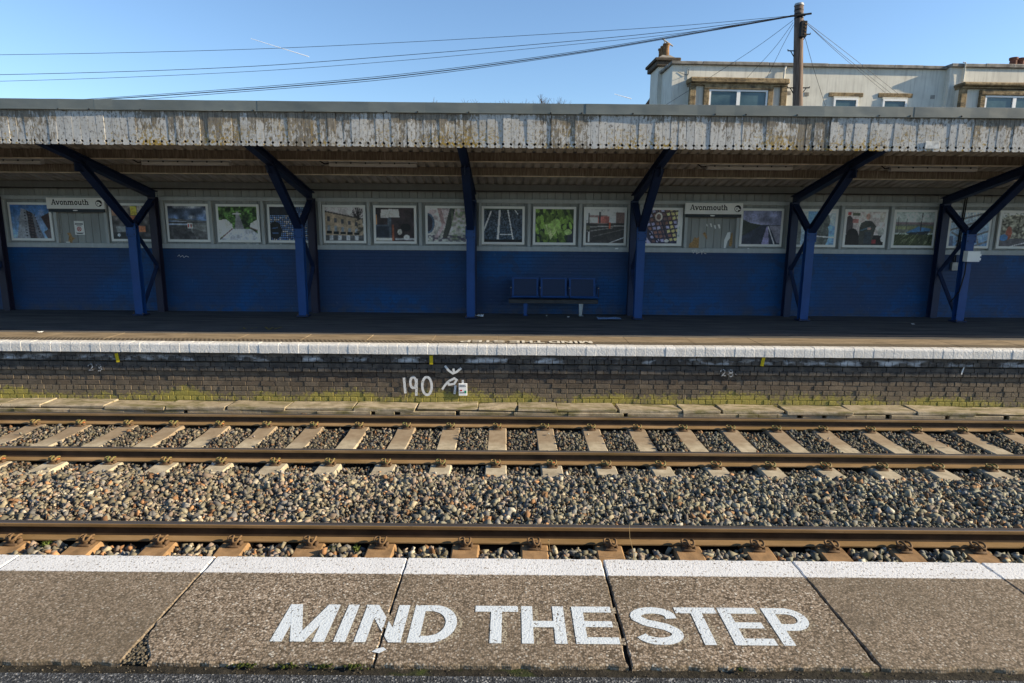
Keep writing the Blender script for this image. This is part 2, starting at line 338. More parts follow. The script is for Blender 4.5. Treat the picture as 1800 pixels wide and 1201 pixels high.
def steel(name, c, rustamt):
    t = NT(name, .5, .4); n = t.noise(14, (1, 1, .6), detail=6, rough=.7)
    k = t.mix(t.ramp(t.noise(4, detail=4), [(.35, .4), (.7, 0.0)]), c, tuple(x * .55 for x in c))
    k = t.mix(t.ramp(n, [(.68, 0.0), (.74, rustamt)]), k, (.22, .2, .22)); t.col(k); t.bump(n, .15, .004); return t.mat
M['blue'] = steel('blue_steel_paint', (.008, .062, .235), .45); M['darkblue'] = steel('darkened_blue_steel', (.010, .024, .075), .3); M['purple'] = steel('dull_blue_column_paint', (.022, .020, .045), .3)  # darkblue: shade of the down-tilted arms put into the steel blue
def joinery(name, c):
    t = NT(name, .7); k = t.mix(t.math('MULTIPLY', t.rand(), .5), c, tuple(x * .72 for x in c)); k = t.mix(t.ramp(t.noise(6, (2, 1, .4), detail=5), [(.35, .45), (.7, 0.0)]), k, tuple(x * .6 for x in c)); t.col(k); t.bump(t.noise(30, (2, 1, .2)), .2, .004); return t.mat
M['board'] = joinery('grey_board_paint', (.40, .42, .41)); M['trim'] = joinery('grey_trim_paint', (.54, .58, .59)); M['boardtop'] = joinery('dark_grey_board', (.22, .222, .215))
M['white'] = simple('white_gloss', (.88, .89, .87), .5, .04, 4, bump=0); M['black'] = simple('black_print', (.015, .017, .02), .5, .2, 8, bump=0)
M['signdark'] = simple('sign_dark_band', (.035, .045, .055), .5, .2, 8, bump=0)
M['red'] = simple('red_print', (.5, .03, .03), .5, .1, 8, bump=0); M['green'] = simple('green_print', (.02, .3, .13), .5, .1, 8, bump=0)
t = NT('photo_print', .45, .4); t.col(t.n('ShaderNodeAttribute', attribute_name='print').outputs['Color']); M['print'] = t.mat
M['yellow'] = simple('yellow_paint', (.55, .42, .015), .7, .25, 30)
t = NT('spray_paint', .8); n = t.noise(60, detail=5); tb = t.n('ShaderNodeBsdfTransparent'); ms = t.n('ShaderNodeMixShader'); out = t.t.nodes['Material Output']
t.col((.70, .71, .70)); t.put(ms.inputs[0], t.ramp(n, [(.28, 0.0), (.42, .95)])); t.t.links.new(tb.outputs[0], ms.inputs[1]); t.t.links.new(t.b.outputs[0], ms.inputs[2]); t.t.links.new(ms.outputs[0], out.inputs[0]); M['spray'] = t.mat
t = NT('faint_paint', .8); tb = t.n('ShaderNodeBsdfTransparent'); ms = t.n('ShaderNodeMixShader')
t.col((.55, .57, .6)); t.put(ms.inputs[0], t.ramp(t.noise(50, detail=5), [(.4, 0.0), (.6, .75)])); t.t.links.new(tb.outputs[0], ms.inputs[1]); t.t.links.new(t.b.outputs[0], ms.inputs[2]); t.t.links.new(ms.outputs[0], t.t.nodes['Material Output'].inputs[0]); M['faint'] = t.mat
M['lamp'] = simple('lamp_diffuser', (.55, .54, .52), .4, .1, 5); M['cable'] = simple('black_cable', (.012, .012, .013), .6, .2, 5, bump=0)
M['wire'] = simple('overhead_wire_sheath', (.02, .022, .026), .6, .2, 5, bump=0)
M['bare_wood'] = simple('bare_split_wood', (.42, .27, .13), .85, .35, 30); M['paper'] = simple('white_paper', (.78, .79, .8), .8, .1, 20); M['bluepaper'] = simple('blue_printed_paper', (.25, .38, .62), .8, .5, 45)
t = NT('house_render', .9); c = t.ramp(t.noise(2.2, detail=6), [(.3, (.58, .56, .49)), (.7, (.70, .68, .60))])
t.col(t.mix(t.ramp(t.noise(5, (3, 3, .25), detail=6), [(.50, 0.0), (.72, .5)]), c, (.36, .34, .30))); t.bump(t.noise(60), .15, .006); M['render'] = t.mat
t = NT('bath_stone', .9); c = t.ramp(t.noise(7, detail=6, rough=.7), [(.3, (.085, .062, .038)), (.5, (.24, .175, .095)), (.72, (.40, .31, .19))])
t.col(t.mix(t.ramp(t.noise(3, (1, 1, 4), off=(4, 4, 0), detail=5), [(.52, 0.0), (.66, .7)]), c, (.055, .048, .038))); t.bump(t.noise(25, detail=6), .6, .02); M['bath'] = t.mat
M['copestone'] = simple('parapet_stone', (.23, .215, .19), .9, .45, 5, bump=.4)
M['darkstone'] = simple('sooty_stone', (.085, .068, .05), .9, .4, 7, bump=.4)
M['upvc'] = simple('white_window_frame', (.8, .8, .79), .4, .04, 4, bump=0)
t = NT('window_glass', .06, .6); t.col(t.ramp(t.noise(1.5), [(.35, (.02, .045, .06)), (.65, (.07, .12, .13))])); M['glass'] = t.mat
M['slate'] = simple('dark_roof', (.05, .045, .042), .8, .4, 12); M['pot'] = simple('terracotta', (.20, .115, .055), .85, .4, 9, bump=.3); M['potred'] = simple('dark_terracotta', (.12, .05, .035), .85, .4, 9, bump=.3)
t = NT('pole_timber', .85); n = t.noise(9, (5, 5, .25), detail=6); t.col(t.ramp(n, [(.3, (.075, .05, .038)), (.6, (.17, .125, .10)), (.8, (.26, .21, .17))])); t.bump(n, .5, .01); M['pole'] = t.mat
M['twig'] = simple('bare_twigs', (.10, .08, .065), .9, .3, 3, bump=0); M['leaf'] = simple('weed_leaf', (.10, .135, .03), .7, .4, 60, bump=0); M['straw'] = simple('dry_stem', (.33, .25, .13), .9, .3, 40, bump=0)
M['metal'] = simple('galvanised', (.34, .35, .35), .5, .25, 10, metal=.3); t = NT('vapour', 1, 0); t.col((.95, .95, .95)); tb = t.n('ShaderNodeBsdfTransparent'); ms = t.n('ShaderNodeMixShader'); ms.inputs[0].default_value = .65
t.t.links.new(tb.outputs[0], ms.inputs[1]); t.t.links.new(t.b.outputs[0], ms.inputs[2]); t.t.links.new(ms.outputs[0], t.t.nodes['Material Output'].inputs[0]); M['vapour'] = t.mat
M['earth'] = simple('earth', (.07, .06, .045), .95, .4, .5)

# ================================================================== SETTING
# ground sheet to the horizon
b = MB(); b.add([(-1500, -1500, -1.32), (1500, -1500, -1.32), (1500, 3000, -1.32), (-1500, 3000, -1.32)], [(0, 1, 2, 3)])
tag(b.build('ground', M['earth']), kind='structure')

# ---- near platform: tarmac, dirt seam, retaining face, edge slabs
b = MB(); b.box(-9, 9, -6, SLAB0 - .055, -1.3, -.016)
near = tag(b.build('near_platform', M['tarmac_near']), kind='structure')
# dirt seam with an uneven surface between tarmac and slabs, running on under the slabs
b = MB(); nx = 520; xs = np.linspace(-6, 6, nx); ys = [SLAB0 - .075, SLAB0 - .05, SLAB0 - .025, SLAB0, SLAB0 + .03, SLAB0 + .09, SLAB0 + .2, EDGE - .03]
vs = [(x, yy + random.uniform(-.003, .003), (-.0165 if j == 0 else -.024 if j < 4 else -.022 if j < 7 else -.05) + random.uniform(-.0012, .0012) * (0 if j == 0 else 1)) for j, yy in enumerate(ys) for x in xs]
b.add(vs, [(j * nx + i, j * nx + i + 1, (j + 1) * nx + i + 1, (j + 1) * nx + i) for j in range(len(ys) - 1) for i in range(nx - 1)])
b.build('dirt_seam', M['dirt'], near)
b = MB(); b.box(-9, 9, SLAB0 - .05, EDGE - .06, -1.3, -.115); b.build('retaining_face', M['mortar'], near)
JX = [-6.0, -4.92, -3.83, -2.745, -1.645, -.575, .514, 1.577, 2.634, 3.71, 4.8, 5.88]
GAP = [.004, .004, .004, .005, .005, .004, .0075, .004, .004, .004, .004, .004]
rs = random.Random(3)
for i in range(len(JX) - 1):
    xa, xb = JX[i] + GAP[i], JX[i + 1] - GAP[i + 1]; o = []
    n = 26
    jj = lambda a: rs.uniform(-a, a)
    
    for k in range(n + 1): o.append((xa + (xb - xa) * k / n, EDGE + jj(.003)))                          # track edge
    for k in range(1, n): o.append((xb + jj(.0028) - (.012 * max(0, k / n - .8) * 5 if i in (5, 6) else 0), EDGE - (EDGE - SLAB0) * k / n))
    for k in range(n + 1): o.append((xb - (xb - xa) * k / n, SLAB0 + jj(.006)))
    for k in range(1, n): o.append((xa + jj(.0028), SLAB0 + (EDGE - SLAB0) * k / n))
    if i == 4:   # broken back corner beside the joint
        o2 = []
        for (x, yy) in o:
            dx, dy = x - xa, yy - SLAB0; lim = .10 - .5 * dy
            if dy < .34 and dx < max(0, lim * (1 if dy < .12 else .5)): x = xa + max(0, lim * (1 if dy < .12 else .5)) + jj(.012)
            o2.append((x, yy))
        o = o2
    cx = sum(p[0] for p in o) / len(o); cy = (EDGE + SLAB0) / 2; m = len(o); b = MB()
    ins = [(x + math.copysign(.005, cx - x), yy + math.copysign(.005, cy - yy)) for x, yy in o]
    vs = [(x, yy, 0) for x, yy in ins] + [(x, yy, -.007) for x, yy in o] + [(x, yy, -.11) for x, yy in o]
    b.add(vs, [tuple(range(m))] + [(k, (k + 1) % m, m + (k + 1) % m, m + k) for k in range(m)] + [(m + k, m + (k + 1) % m, 2 * m + (k + 1) % m, 2 * m + k) for k in range(m)])
    b.build('paving_slab', M['slab'], near)
# crumbled stones in the broken corner and joints
def pebble(b, c, r, rnd):
    ico = ICO * (1 + rnd.uniform(-.25, .25, (12, 1))) * np.array([r * rnd.uniform(.7, 1.3), r * rnd.uniform(.7, 1.3), r * rnd.uniform(.5, .9)])
    b.add((ico + np.array(c)).tolist(), ICOF)
ph = (1 + 5 ** .5) / 2
ICO = np.array([(-1, ph, 0), (1, ph, 0), (-1, -ph, 0), (1, -ph, 0), (0, -1, ph), (0, 1, ph), (0, -1, -ph), (0, 1, -ph), (ph, 0, -1), (ph, 0, 1), (-ph, 0, -1), (-ph, 0, 1)]) / math.sqrt(1 + ph * ph)
ICOF = [(0, 11, 5), (0, 5, 1), (0, 1, 7), (0, 7, 10), (0, 10, 11), (1, 5, 9), (5, 11, 4), (11, 10, 2), (10, 7, 6), (7, 1, 8), (3, 9, 4), (3, 4, 2), (3, 2, 6), (3, 6, 8), (3, 8, 9), (4, 9, 5), (2, 4, 11), (6, 2, 10), (8, 6, 7), (9, 8, 1)]
rn = np.random.RandomState(5); b = MB()
for k in range(300):
    yy = SLAB0 + abs(rn.normal(0, .12)); x = JX[4] + rn.uniform(.0, .11) * max(.15, 1 - (yy - SLAB0) / .36)
    pebble(b, (x, yy, -.012 + rn.uniform(-.006, .008)), rn.uniform(.003, .009), rn)
for k in range(500): pebble(b, (rn.uniform(-2.6, 2.6), SLAB0 - rn.uniform(.0, .075), -.022), rn.uniform(.0015, .004), rn)
tag(b.build('loose_grit', simple('dirty_grit', (.10, .085, .06), .95, .7, 90), near), kind='stuff')
# moss cushions along the seam
b = MB()
for cxm, wd in ((-.66, .05), (-.79, .05), (-.94, .06), (-1.12, .06), (.97, .02)):
    for k in range(int(wd * 620)):
        pebble(b, (cxm + rn.normal(0, wd * .45), SLAB0 - .004 - abs(rn.normal(0, .008)), -.008 + rn.uniform(-.006, .006)), rn.uniform(.003, .007), rn)
tag(b.build('seam_moss', simple('moss', (.032, .042, .006), .95, .4, 60), near), kind='stuff')

# ---- ballast (thousands of stones: nobody could count them)
def hgt(x, y):
    """top surface of the ballast"""
    z = np.where(y > 7.02, -1.118, -1.03)
    t6 = np.clip((7.06 - y) / .32, 0, 1); six = -1.105 + .105 * (t6 * t6 * (3 - 2 * t6))
    six = np.where(y < 6.1, six - (6.1 - y) * .05, six)
    z = np.where(y > 7.05, -1.118, six)
    z = np.where(y < 5.45, -1.115, z)
    z = np.where(y > 9.3, -1.10, z)
    return z + .018 * np.sin(x * 1.7 + y * 2.1) * np.sin(x * .63 - y * 3) + .012 * np.sin(x * 5.1 + 2 * y)
NEARX = [-6.03, -5.32, -4.6, -3.93, -3.23, -2.56, -1.85, -1.2, -.42, .217, .92, 1.63, 2.30, 2.98, 3.65, 4.3, 4.98, 5.66]
FARX = [-.19 + .683 * k for k in range(-13, 14)]
def stones():
    rn = np.random.RandomState(11); P = []; S = []; C = []
    def region(y0, y1, step, smin, smax, layers, pal, sl=None, slw=.145, jit=.5, lift=0.0):
        for ly in range(layers):
            ys = np.arange(y0, y1, step)
            for yy in ys:
                hw = .90 * yy + 1.2
                x = np.arange(-hw, hw, step); n = len(x); x = x + rn.uniform(-jit, jit, n) * step; y = yy + rn.uniform(-jit, jit, n) * step
                s = rn.uniform(0, 1, n) ** 1.6 * (smax - smin) + smin
                z = hgt(x, y) + lift - s * .15 + rn.uniform(-.014, .016, n)
                keep = np.ones(n, bool)
                if sl is not None:
                    dd = np.min(np.abs(x[:, None] - np.array(sl)[None, :]), 1); ins = (dd < slw) & (y > SLY[0]) & (y < SLY[1])
                    keep &= ~ins | (rn.uniform(0, 1, n) < 0)
                for rc in (R1, R2, R3): keep &= np.abs(y - rc) > .075 + s * .2
                P.append(np.stack([x, y, z], 1)[keep]); S.append(s[keep])
                k = rn.choice(len(pal), n, p=PW[:len(pal)] / PW[:len(pal)].sum()); c = np.array(pal)[k] * rn.uniform(.38, 1.25, (n, 1))
                side = np.clip((x + 3) / 6, 0, 1)[:, None]      # pinker stone to the left, greyer green to the right
                c = c * (np.array([1.08, 1.0, .90]) * (1 - side) + np.array([.97, 1.0, .96]) * side)
                pt_ = np.sin(x * 1.9 + 1.3 * y) * np.sin(x * .7 - y * 2.3) + .6 * np.sin(x * 4.3 - 3 * y); c = c * (1 - .16 * np.clip(pt_, -.3, 1.2))[:, None]
                C.append(c[keep])
    PW = np.array([.22, .20, .18, .17, .09, .09, .05])
    pal = [(.29, .265, .195), (.225, .22, .175), (.31, .255, .215), (.18, .175, .155), (.42, .375, .28), (.38, .215, .11), (.45, .43, .37)]
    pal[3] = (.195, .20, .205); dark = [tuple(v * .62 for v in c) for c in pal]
    SLY = (6.98, 9.47)
    region(5.58, 7.02, .036, .013, .025, 1, dark, lift=-.028)  # lower stones tinted darker, adding shade between the top ones
    region(5.58, 7.02, .044, .013, .039, 1, pal, jit=.9, lift=.004)
    region(5.58, 7.02, .030, .005, .012, 1, pal, jit=.9, lift=.0)
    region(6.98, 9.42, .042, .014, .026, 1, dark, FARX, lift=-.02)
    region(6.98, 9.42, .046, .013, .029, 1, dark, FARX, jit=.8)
    SLY = (2.7, 6.2)
    region(4.5, 5.58, .046, .018, .032, 1, pal, NEARX, lift=-.025)
    region(4.5, 5.58, .056, .020, .040, 1, pal, NEARX, jit=.7)
    # strays lying on the sleepers and along their ends
    n = 420; x = rn.uniform(-7, 7, n); y = 7.0 + np.abs(rn.normal(0, .06, n)); s = rn.uniform(.014, .026, n)
    P.append(np.stack([x, y, np.full(n, -1.085)], 1)); S.append(s); C.append(np.array(pal)[rn.choice(7, n)] * .95)
    n = 46; x = rn.uniform(-7, 7, n); y = rn.uniform(7.0, 8.7, n); s = rn.uniform(.012, .022, n); dd = np.min(np.abs(x[:, None] - np.array(FARX)[None, :]), 1); kk = (dd < .11) & (np.abs(y - R2) > .12)
    P.append(np.stack([x, y, np.full(n, -1.08)], 1)[kk]); S.append(s[kk]); C.append((np.array(pal)[rn.choice(7, n)])[kk])
    P = np.concatenate(P); S = np.concatenate(S); C = np.concatenate(C); N = len(P)
    VS, FS, CS, base = [], [], [], 0
    tid = rn.randint(0, 28, N)
    q = rn.normal(size=(N, 4)); q /= np.linalg.norm(q, axis=1)[:, None]; a, bq, c, d = q.T
    RM = np.stack([np.stack([a*a+bq*bq-c*c-d*d, 2*(bq*c-a*d), 2*(bq*d+a*c)], 1), np.stack([2*(bq*c+a*d), a*a-bq*bq+c*c-d*d, 2*(c*d-a*bq)], 1), np.stack([2*(bq*d-a*c), 2*(c*d+a*bq), a*a-bq*bq-c*c+d*d], 1)], 1)
    SCL = np.stack([rn.uniform(.9, 1.6, N), rn.uniform(.7, 1.1, N), rn.uniform(.45, .85, N)], 1) * S[:, None]
    for k in range(28):                                   # angular broken stones: hulls of a few random points
        bm = bmesh.new(); p = np.array([(i, j, l) for i in (-.72, .72) for j in (-.72, .72) for l in (-.72, .72)]) + rn.uniform(-.42, .42, (8, 3)); p = np.concatenate([p, rn.normal(size=(2, 3)) * .55])
        for co in p: bm.verts.new(co)
        r_ = bmesh.ops.convex_hull(bm, input=bm.verts[:]); bmesh.ops.delete(bm, geom=list({g for g in r_['geom_interior'] + r_['geom_unused'] if isinstance(g, bmesh.types.BMVert)}), context='VERTS')
        bmesh.ops.triangulate(bm, faces=bm.faces[:]); bmesh.ops.recalc_face_normals(bm, faces=bm.faces[:]); bm.verts.index_update()
        tv = np.array([v.co[:] for v in bm.verts]); tf = np.array([[v.index for v in f.verts] for f in bm.faces]); bm.free()
        idx = np.where(tid == k)[0]; n = len(idx); V = np.einsum('nij,nkj->nki', RM[idx], tv[None] * SCL[idx][:, None, :]) + P[idx][:, None, :]
        VS.append(V.reshape(-1, 3)); FS.append((tf[None] + (np.arange(n) * len(tv))[:, None, None]).reshape(-1, 3) + base); CS.append(np.repeat(C[idx], len(tv), axis=0)); base += n * len(tv)
    V = np.concatenate(VS); F = np.concatenate(FS); CC = np.concatenate(CS)
    me = bpy.data.meshes.new('ballast'); me.vertices.add(len(V)); me.vertices.foreach_set('co', V.reshape(-1).astype(np.float32))
    nf = len(F); me.loops.add(nf * 3); me.loops.foreach_set('vertex_index', F.reshape(-1).astype(np.int32)); me.polygons.add(nf)
    me.polygons.foreach_set('loop_start', np.arange(0, nf * 3, 3, dtype=np.int32)); me.polygons.foreach_set('loop_total', np.full(nf, 3, np.int32))
    me.update(); me.validate()
    ca = me.color_attributes.new('tint', 'FLOAT_COLOR', 'POINT')
    ca.data.foreach_set('color', np.concatenate([CC, np.ones((len(CC), 1))], 1).astype(np.float32).reshape(-1))
    me.materials.append(M['stone']); print('stones', N, 'tris', nf)
    return place('ballast', me)
tag(stones(), 'loose grey, pink and beige ballast stones between and around the rails', 'ballast', kind='stuff')
b = MB(); ys = [3.2, 5.4, 5.6, 6.0, 6.4, 6.72, 6.8, 6.9, 7.0, 7.06, 7.2, 9.9]
b.add([(x, yy, float(hgt(np.array(0.), np.array(yy))) - .045) for yy in ys for x in (-20, 20)], [(2 * i, 2 * i + 1, 2 * i + 3, 2 * i + 2) for i in range(len(ys) - 1)])
tag(b.build('track_bed', M['under']), kind='structure')

# ---- the two tracks: rails, sleepers, clips
RP = [(-.07, 0), (.07, 0), (.07, .011), (.035, .021), (.013, .031), (.010, .045), (.010, .104), (.0145, .113), (.033, .119), (.0348, .124), (.0348, .148), (.030, .155), (.022, .158)]
RAILP = RP + [(-a, z) for a, z in RP[:1:-1]]
def rail(parent, yc):
    n = len(RAILP); b = MB(); zb = RZ - .158
    p = [(a, z) for a, z in RAILP]
    vs = []; L = 22
    for x in (-L, L): vs += [(x, yc + a, zb + z) for a, z in p]
    fs = [(i, (i + 1) % n, n + (i + 1) % n, n + i) for i in range(n)] + [tuple(range(n)), tuple(range(n, 2 * n))]
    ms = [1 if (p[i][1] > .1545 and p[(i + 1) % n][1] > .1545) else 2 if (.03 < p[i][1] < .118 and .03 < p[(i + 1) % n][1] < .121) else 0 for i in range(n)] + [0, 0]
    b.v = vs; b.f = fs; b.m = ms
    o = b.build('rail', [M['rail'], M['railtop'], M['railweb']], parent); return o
def clip_mesh(name, m1, m2):
    """spring clip: bent bar hooked into a cast shoulder, an insulator below its toe (local: rail lies towards +y)"""
    b = MB()
    path = [(.036, -.03, .030), (.020, -.03, .031), (-.012, -.03, .033), (-.034, -.028, .036), (-.046, -.012, .043), (-.044, .008, .050), (-.028, .020, .050), (-.012, .012, .052), (-.006, -.012, .055), (-.002, -.040, .046), (.010, -.056, .035), (.028, -.056, .036), (.040, -.040, .047), (.042, -.012, .055), (.040, .014, .050), (.036, .032, .042)]
    path = [(x * 1.2, y * 1.15, z * 1.25) for x, y, z in path]; b.tube(spl([Vector(p) for p in path], 3), .0105, 8, 0)
    b.cbox(-.032, .032, -.050, -.010, -.015, .046, .008, 2); b.cbox(.044, .072, -.045, .02, -.012, .030, .008, 2); b.cbox(-.040, .044, .012, .040, .004, .036, .005, 1); b.cbox(-.06, .06, -.07, .02, -.015, .006, .004, 2)
    return b.mesh(name, [m1, m2, M['iron']], True)
def sleeper_mesh(name, mat, y0, y1, wid):
    b = MB(); n = 20
    pr = [(-wid / 2 - .02, -.2), (wid / 2 + .02, -.2), (wid / 2, -.012), (wid / 2 - .012, 0), (-wid / 2 + .012, 0), (-wid / 2, -.012)]
    vs = []; m = len(pr)
    for k in range(n + 1):
        yy = y0 + (y1 - y0) * k / n; q = abs(yy) ; dz = -.022 * (1 - min(1, max(0, (q - .35) / .25))) if abs(yy) < .6 else 0
        vs += [(a + random.uniform(-.002, .002), yy, z + dz + random.uniform(-.0015, .0015)) for a, z in pr]
    fs = [(k * m + i, k * m + (i + 1) % m, (k + 1) * m + (i + 1) % m, (k + 1) * m + i) for k in range(n) for i in range(m)] + [tuple(range(m)), tuple(range(n * m, n * m + m))]
    b.add(vs, fs); return b.mesh(name, mat)
SZ = RZ - .158 - .006                                     # sleeper top
far = empty('railway_track', (0, (R2 + R3) / 2, SZ), 'far railway track of rusty rails on pale concrete sleepers below the far platform', 'railway track', 'railway tracks')
nearT = empty('railway_track', (0, (R0 + R1) / 2, SZ), 'nearest railway track of rusty rail and brown sleepers beside the white platform edge', 'railway track', 'railway tracks')
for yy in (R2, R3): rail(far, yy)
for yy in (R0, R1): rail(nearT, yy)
cf = [clip_mesh('rail_clip', M['clip_green'], M['nylon']), clip_mesh('rail_clip', M['clip_green'], M['clip_rust'])]; cn = clip_mesh('rail_clip', M['clip_rust'], M['clip_rust'])
sf = [sleeper_mesh('sleeper', M['sleeper'], -1.25, 1.25, .262) for _ in range(4)]; sn = [sleeper_mesh('sleeper', M['sleeper_rust'], -1.25, 1.25, .25) for _ in range(3)]
for xs_, par, me, yc, rails, cl in ((FARX, far, sf, (R2 + R3) / 2, (R2, R3), cf), (NEARX, nearT, sn, (R0 + R1) / 2, (R0, R1), [cn])):
    for x in xs_:
        x = x + random.uniform(-.012, .012); s = place('sleeper', random.choice(me), par, (x, yc + random.uniform(-.015, .015), SZ), (0, 0, random.uniform(-.012, .012)))
        for yr in rails: place('rail_clip', random.choice(cl), s, (x + random.uniform(-.008, .008), yr - .098, SZ + .008))

# ---- far platform: tarmac, tan edge slabs, coping, corbelled brick wall
b = MB(); b.box(-22, 24, FE + .9, 15.5, -1.3, .0); b.v = [(x, y, z if y < 12 or z < -1 else -.07) for x, y, z in b.v]; fplat = tag(b.build('far_platform', M['tarmac_far']), kind='structure')
b = MB(); b.box(-22, 22, FE + .3, FE + .9, -1.3, -.06); b.build('platform_core', M['mortar'], fplat)
sm = [MB().cbox(-.532, .532, 0, .725, -.06, 0, .004, j=.003).mesh('paving_slab', M['slab_far']) for _ in range(3)]
for k in range(-12, 13): place('paving_slab', random.choice(sm), fplat, (1.07 * k + .3, FE + .172, .004 + random.uniform(-.002, .002)))
cop = empty('platform_coping', (0, FE, 0), 'row of rough white-painted coping blocks along the far platform edge', 'coping')
def cop_mesh():
    prof = [(0, -.152), (0, -.035), (.006, -.016), (.018, -.004), (.034, 0), (.10, .001), (.166, 0), (.166, -.152)]
    b = MB(); n = 3; m = len(prof); wdt = .1558; vs = []
    for k in range(n + 1):
        e = .0035 if k in (0, n) else 0
        for a, z in prof: vs.append((-wdt / 2 + (0, .005, wdt - .005, wdt)[k] + 0, a + e * (1 if a < .1 else 0) + random.uniform(-.0005, .0005), z - e * .6 * (1 if z > -.1 else 0) + random.uniform(-.0012, .0012)))
    b.add(vs, [(k * m + i, k * m + (i + 1) % m, (k + 1) * m + (i + 1) % m, (k + 1) * m + i) for k in range(n) for i in range(m)] + [tuple(range(m)), tuple(range(n * m, n * m + m))])
    return b.mesh('coping_block', M['coping'])
cm = [cop_mesh() for _ in range(14)]
for k in range(-80, 81): place('coping_block', random.choice(cm), cop, (.157 * k, FE + random.uniform(-.003, .003), random.uniform(-.002, .002)), (0, 0, random.uniform(-.0025, .0025)))
YW = FE + .134; YC2 = FE + .096; YC1 = FE + .060
wallp = empty('platform_wall', (0, YW, -1.2), 'dark corbelled brick wall of the far platform with mossy lower courses', 'wall')
b = MB(); b.box(-22, 22, YW + .011, FE + .32, -1.3, -.155); b.build('mortar_backing', M['brick'], wallp)
HOLES = [at(u, v, YW) for u, v in ((202, 692), (694, 690), (1210, 700), (1700, 704), (1500, 693))]
def bk(wd, h, mat, dp=.12): return [MB().cbox(-wd / 2, wd / 2, 0, dp, -h, 0, .004, j=.0025).mesh('brick', mat) for _ in range(5)]
ST = bk(.226, .073, M['brick']); HD = bk(.108, .073, M['brick'])
rest = MB(); cnt = 0
for r_ in range(7):
    z = -.482 - .083 * r_; stretch = r_ % 2 == 0; pit = .236 if stretch else .118; n = int(13.5 / pit)
    for k in range(-n, n + 1):
        x = pit * k + (.059 if stretch else .03); hole = any(abs(x - h.x) < pit * .5 and -.083 < h.z - z < .0 for h in HOLES)
        if hole:
            hx = [h for h in HOLES if abs(x - h.x) < pit * .5][0].x; xa, xb = x - pit / 2 + .005, x + pit / 2 - .005
            for p0, p1 in ((xa, hx - .045), (hx + .045, xb)):
                if p1 - p0 > .03: rest.cbox(p0, p1, YW, YW + .12, z - .073, z, .004)
            continue
        yj = random.uniform(-.004, .004)
        vis = abs(x) < (8.7 if stretch else 4.3)
        if vis and ((stretch and r_ in (2, 4)) or (stretch and r_ == 0 and abs(x) < 4) or (not stretch and r_ in (1, 3) and abs(x) < 3.6)) and cnt < 300:
            place('brick', random.choice(ST if stretch else HD), wallp, (x, YW + yj, z), (0, random.uniform(-.008, .008), random.uniform(-.012, .012))); cnt += 1
        else: rest.cbox(x - pit / 2 + .005, x + pit / 2 - .005, YW + yj, YW + .12, z - .073, z, .004, j=.002)
tag(rest.build('other_bricks', M['brick'], wallp), kind='stuff')
cb = MB()
for (yc, zt, pitch) in ((YC1, -.158, .236), (YC1, -.232, .118), (YC2, -.328, .236), (YC2, -.402, .118)):
    n = int(13.5 / pitch)
    for k in range(-n, n + 1): x = k * pitch + random.uniform(-.002, .002); cb.cbox(x - pitch / 2 + .004, x + pitch / 2 - .004, yc + random.uniform(-.003, .003), YW + .03, zt - (.070 if pitch < .2 else .0735), zt, .004, j=.002)
tag(cb.build('corbel_bricks', M['corbel'], wallp), kind='stuff')

# ---- concrete cable trough at the foot of the wall
tr = empty('cable_trough', (0, 9.65, -1.1), 'weathered mossy concrete cable trough along the foot of the platform wall', 'cable trough')
x = -12.5; lids = [MB().cbox(0, 1, 0, .40, -.045, 0, .010, j=.012).mesh('lid', M['trough']) for _ in range(5)]
while x < 12.5:
    L = random.choice((.62, .92, .96, 1.0, 1.05)); place('lid', random.choice(lids), tr, (x, 9.44 + random.uniform(-.014, .014), -.958 + random.uniform(-.009, .006)), (random.uniform(-.02, .02), random.uniform(-.006, .006), random.uniform(-.016, .016)), (L - random.choice((.006, .008, .03)), 1, 1)); x += L
x = -12.5; sides = [MB().cbox(0, 1, 0, .07, -.22, 0, .008, j=.005).mesh('trough_side', M['trough']) for _ in range(4)]
while x < 12.5:
    L = random.choice((.30, .84, .86)); place('trough_side', random.choice(sides), tr, (x, 9.428 + random.uniform(-.008, .008), -1.006), None, (L, 1, 1)); x += L + random.choice((.008, .09, .01, .07))
b = MB(); b.box(-12.5, 12.6, 9.62, 9.86, -1.3, -1.01); b.build('trough_base', M['trough'], tr)

